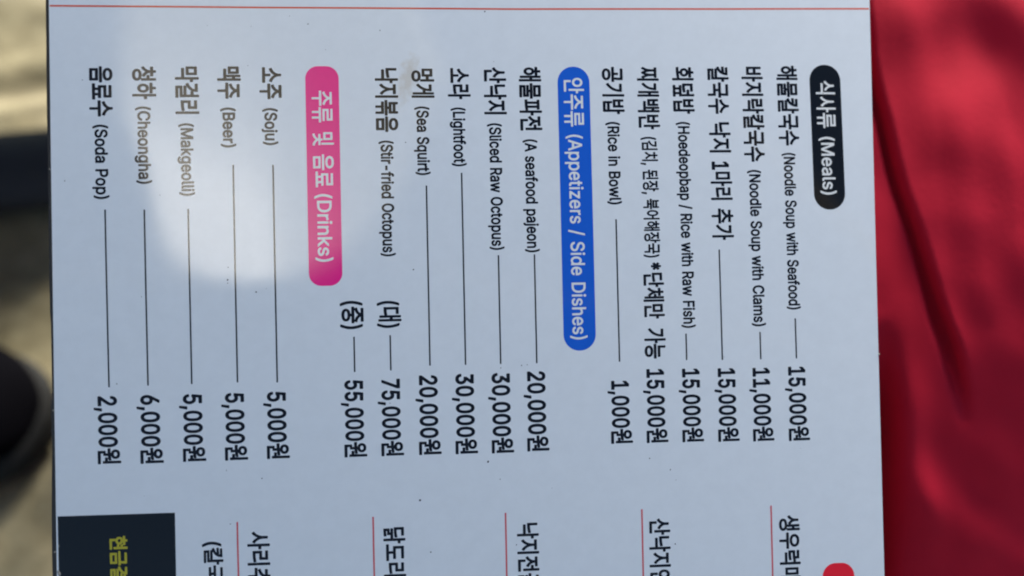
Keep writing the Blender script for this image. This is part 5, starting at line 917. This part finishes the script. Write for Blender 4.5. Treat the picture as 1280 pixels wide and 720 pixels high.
def blob(cx, cy, r, lift, squash=1.0, ang=0.0, n=9):
    pts = []
    for i in range(n):
        a = 2 * math.pi * i / n
        rr = r * random.uniform(0.65, 1.2)
        u, v = rr * math.cos(a), rr * math.sin(a) * squash
        pts.append(bend(cx + u * math.cos(ang) - v * math.sin(ang), cy + u * math.sin(ang) + v * math.cos(ang), lift))
    return pts


v, f = [], []
for x, y, r in SPECKS:
    o = len(v)
    p = blob(x / 1000, y / 1000, r / 1000, 3 * PRINT, random.uniform(0.55, 1.0), random.uniform(0, 3.1))
    v += p + [bend(x / 1000, y / 1000, 3 * PRINT + r / 1000 * 0.12)]
    f += [(o + i, o + (i + 1) % len(p), o + len(p)) for i in range(len(p))]
sp = mesh_obj("dirt_specks", v, f, MAT["speck"], board)
sp["kind"] = "stuff"

for x, y, r, q, a in [(-149.95, -41.2, 0.5, 0.5, 0.5), (-150.75, -91.0, 0.6, 0.35, 0.5), (-149.35, -89.0, 0.4, 0.5, 1.2), (-149.6, -98.6, 0.55, 2.0, 0.2), (149.0, -29.1, 0.45, 0.9, 0), (-149.2, 43.1, 0.3, 0.6, 0.3)]:
    p = blob(x / 1000, y / 1000, r / 1000, 3 * PRINT + 0.0000, q, a, 8)
    c = bend(x / 1000, y / 1000, 0.00016)
    low = [(px, py, pz - 0.0012) for px, py, pz in p]
    n = 8
    fc = [(i, (i + 1) % n, 2 * n) for i in range(n)] + [(n + i, n + (i + 1) % n, (i + 1) % n, i) for i in range(n)]
    ch = mesh_obj("edge_chip", p + low + [c], fc, MAT["chip"], board)

# ---------------------------------------------------------------- shoes on the sand
MAT["leather"] = new_mat("black_shoe_leather", (0.003, 0.003, 0.004), rough=1.0, spec=0.0)[0]
MAT["rubber"] = new_mat("dark_grey_rubber", (0.013, 0.014, 0.014), rough=0.85, spec=0.2)[0]
MAT["lace"] = new_mat("black_lace", (0.02, 0.02, 0.022), rough=0.9)[0]
OUTLINE = [(0.0, 0.020), (0.012, 0.030), (0.05, 0.036), (0.12, 0.035), (0.18, 0.043), (0.22, 0.046), (0.245, 0.0435), (0.258, 0.038), (0.268, 0.030), (0.2755, 0.020), (0.2797, 0.010), (0.281, 0.001)]
CROWN = [(0.0, 0.075), (0.03, 0.085), (0.09, 0.088), (0.13, 0.078), (0.18, 0.060), (0.23, 0.050), (0.262, 0.042), (0.278, 0.030), (0.281, 0.022)]


def shoe_body(z0, crown, grow, name, mat, parent, seg=24, ns=44):
    v, f = [], []
    for j in range(ns + 1):
        u = 0.281 * (1 - math.cos(math.pi * j / ns)) / 2
        w = interp(OUTLINE, u)
        w += grow * min(1.0, w / 0.025)
        h = crown(u)
        for i in range(seg):
            a = 2 * math.pi * i / seg
            c, s = math.cos(a), math.sin(a)
            y = w * math.copysign(abs(c) ** 0.75, c)
            z = z0 + (h - z0) * (0.5 + 0.5 * math.copysign(abs(s) ** 0.7, s))
            uu = 0.1405 + (u - 0.1405) * (1 + grow / 0.14)
            v.append((uu - 0.14, y + 0.006 * math.sin(u * 11), z))
    for j in range(ns):
        for i in range(seg):
            f.append((j * seg + i, j * seg + (i + 1) % seg, (j + 1) * seg + (i + 1) % seg, (j + 1) * seg + i))
    f.append(tuple(range(seg))[::-1])
    f.append(tuple(ns * seg + i for i in range(seg)))
    o = mesh_obj(name, v, f, mat, parent, smooth=True)
    return o


def make_shoe(label):
    root = empty("shoe")
    tag(root, label, "shoe", "black shoes on the sand")
    shoe_body(0.0, lambda u: 0.024, 0.005, "sole", MAT["rubber"], root)
    shoe_body(0.016, lambda u: interp(CROWN, u), 0.0, "upper", MAT["leather"], root)
    for q in range(4):
        u = 0.135 + q * 0.018
        zc = interp(CROWN, u) + 0.001
        v, f = [], []
        for i in range(9):
            t = -1 + i / 4
            for a in range(6):
                an = a * math.pi / 3
                v.append((u - 0.14 + 0.0025 * math.cos(an) + 0.004 * t, 0.022 * t + 0.006 * math.sin(u * 11), zc - 0.006 * t * t + 0.0025 * math.sin(an)))
        for i in range(8):
            for a in range(6):
                f.append((i * 6 + a, i * 6 + (a + 1) % 6, i * 6 + 6 + (a + 1) % 6, i * 6 + 6 + a))
        mesh_obj("lace", v, f, MAT["lace"], root, smooth=True)
    return root


shoe = make_shoe("black shoe whose round grey-edged toe ends just left of the board")
shoe.location = (-0.511, 0.376, 0.004)
shoe.scale = (1.15, 1.15, 1.15)
shoe.rotation_euler = (0, 0, R(-4))


# ---------------------------------------------------------------- added black stool: a bar on the sand, other parts out of view
def tube(name, a, b, r, mat, parent, seg=20):
    a, b = Vector(a), Vector(b)
    ax = (b - a).normalized()
    u = ax.orthogonal().normalized()
    w = ax.cross(u)
    v, f = [], []
    for p in (a, b):
        for i in range(seg):
            an = 2 * math.pi * i / seg
            v.append(p + r * (math.cos(an) * u + math.sin(an) * w))
    for i in range(seg):
        f.append((i, (i + 1) % seg, seg + (i + 1) % seg, seg + i))
    f.append(tuple(range(seg))[::-1])
    f.append(tuple(range(seg, 2 * seg)))
    o = mesh_obj(name, v, f, mat, parent, smooth=True)
    o.data.set_sharp_from_angle(angle=R(40))
    return o


MAT["black_metal"] = new_mat("black_painted_metal", (0.024, 0.025, 0.028), rough=0.7, spec=0.3)[0]
stool = empty("stool", Matrix.Translation((-0.46, 0.70, 0.0)) @ Matrix.Rotation(R(7), 4, "Z"))
tag(stool, "dark bar low on the sand, built as footboard of an added black metal stool", "stool")
for sx in (-1, 1):
    for sy in (-1, 1):
        tube("leg", (sx * 0.235, sy * 0.125, -0.004), (sx * 0.20, sy * 0.115, 0.43), 0.020, MAT["black_metal"], stool)
for sy in (-1, 1):
    tube("side_rail", (sy * 0.225, -0.115, 0.14), (sy * 0.225, 0.115, 0.14), 0.012, MAT["black_metal"], stool)
v, f = [], []
for x in (-0.235, 0.235):
    for i in range(28):
        an = 2 * math.pi * i / 28
        c, s = math.cos(an), math.sin(an)
        v.append((x, -0.098 + 0.042 * c, 0.034 + 0.022 * s))
for i in range(28):
    f.append((i, (i + 1) % 28, 28 + (i + 1) % 28, 28 + i))
f += [tuple(range(28))[::-1], tuple(range(28, 56))]
mesh_obj("footboard", v, f, MAT["black_metal"], stool, smooth=True).data.set_sharp_from_angle(angle=R(50))


def rounded_board(name, hx, hy, yc, z0, th):
    v, f = [], []
    for z, g in ((z0, -0.006), (z0 + th * 0.2, 0.0), (z0 + th * 0.8, 0.0), (z0 + th, -0.008)):
        for i in range(48):
            an = 2 * math.pi * i / 48
            c, s = math.cos(an), math.sin(an)
            v.append(((hx + g) * math.copysign(abs(c) ** 0.35, c), yc + (hy + g) * math.copysign(abs(s) ** 0.35, s), z))
    for k in range(3):
        for i in range(48):
            f.append((k * 48 + i, k * 48 + (i + 1) % 48, k * 48 + 48 + (i + 1) % 48, k * 48 + 48 + i))
    f += [tuple(range(48))[::-1], tuple(range(144, 192))]
    return mesh_obj(name, v, f, MAT["black_metal"], stool)


rounded_board("seat", 0.25, 0.16, 0.0, 0.425, 0.036)
rounded_board("shade_shelf", 0.22, 0.08, 0.082, 0.160, 0.02)  # out-of-view board added to cast shade on the sand below the footboard

# ---------------------------------------------------------------- added white sail cloth, unseen, shaped for the glare on the board
MAT["sail"] = new_mat("white_vinyl_canvas", (0.86, 0.83, 0.77), rough=0.37, spec=0.46)[0]
MAT["wood"] = new_mat("grey_weathered_wood", (0.22, 0.19, 0.16), rough=0.9, spec=0.2)[0]
MAT["rope"] = new_mat("pale_rope", (0.5, 0.47, 0.4), rough=0.95, spec=0.1)[0]
SAIL = [(-0.327, -1.011, 2.201, -0.017, -1.086, 2.375), (-0.411, -0.987, 2.174, 0.102, -1.11, 2.466), (-0.463, -0.965, 2.184, 0.209, -1.124, 2.575), (-0.5, -0.939, 2.24, 0.307, -1.125, 2.73), (-0.529, -0.897, 2.374, 0.283, -1.075, 2.91), (-0.559, -0.853, 2.518, 0.257, -1.021, 3.104), (-0.608, -0.799, 2.678, 0.265, -0.964, 3.367), (-0.614, -0.743, 2.91, 0.277, -0.893, 3.696), (-0.554, -0.656, 3.392, 0.32, -0.769, 4.311), (-0.497, -0.569, 3.866, 0.353, -0.647, 4.9)]
SAIL_SIDE, SAIL_TOP = 1.7, 0.40


def build_sail():
    nx = 30
    rows = SAIL
    v, f = [], []
    nr = (len(rows) - 1) * 6 + 1
    for j in range(nr):
        t = j / 6
        k = min(int(t), len(rows) - 2)
        q = t - k
        e = [a + (b - a) * q for a, b in zip(rows[k], rows[k + 1])]
        for i in range(nx + 1):
            u = i / nx
            x, y, z = [e[c] + (e[c + 3] - e[c]) * u for c in range(3)]
            # right side and top bend towards the board so the mirrored glare fades
            y += SAIL_SIDE * max(0.0, x + 0.27) ** 2 + SAIL_TOP * max(0.0, z - 2.45) ** 2
            v.append((x, y, z))
    n = nx + 1
    for j in range(nr - 1):
        for i in range(nx):
            f.append((j * n + i, j * n + i + 1, (j + 1) * n + i + 1, (j + 1) * n + i))
    root = empty("glare_sail", Matrix.Translation((0, 0, 0)))
    tag(root, "white canvas sail added unseen behind the camera, shaped to mirror as the pale glare on the board", "sail")
    s = mesh_obj("canvas", v, f, MAT["sail"], root, smooth=True)
    md = s.modifiers.new("thickness", "SOLIDIFY")
    md.thickness = 0.002
    corners = [v[0], v[nx], v[(nr - 1) * n], v[(nr - 1) * n + nx]]
    for (x, px, hz) in ((0, -1.9, 2.0), (1, 1.9, 2.0), (2, -1.9, 3.9), (3, 1.9, 3.9)):
        tube("rope", corners[x], (px, -1.0, hz), 0.004, MAT["rope"], root, seg=8)
    for px, side in ((-1.9, "left"), (1.9, "right")):
        p = tube("pole", (px, -1.03, -0.05), (px, -1.03, 4.1), 0.03, MAT["wood"], None, seg=16)  # poles added only to carry the unseen canvas
        tag(p, "added weathered grey pole, out of view, holding the %s side of the white canvas sail" % side, "pole", "poles of the sail")


build_sail()
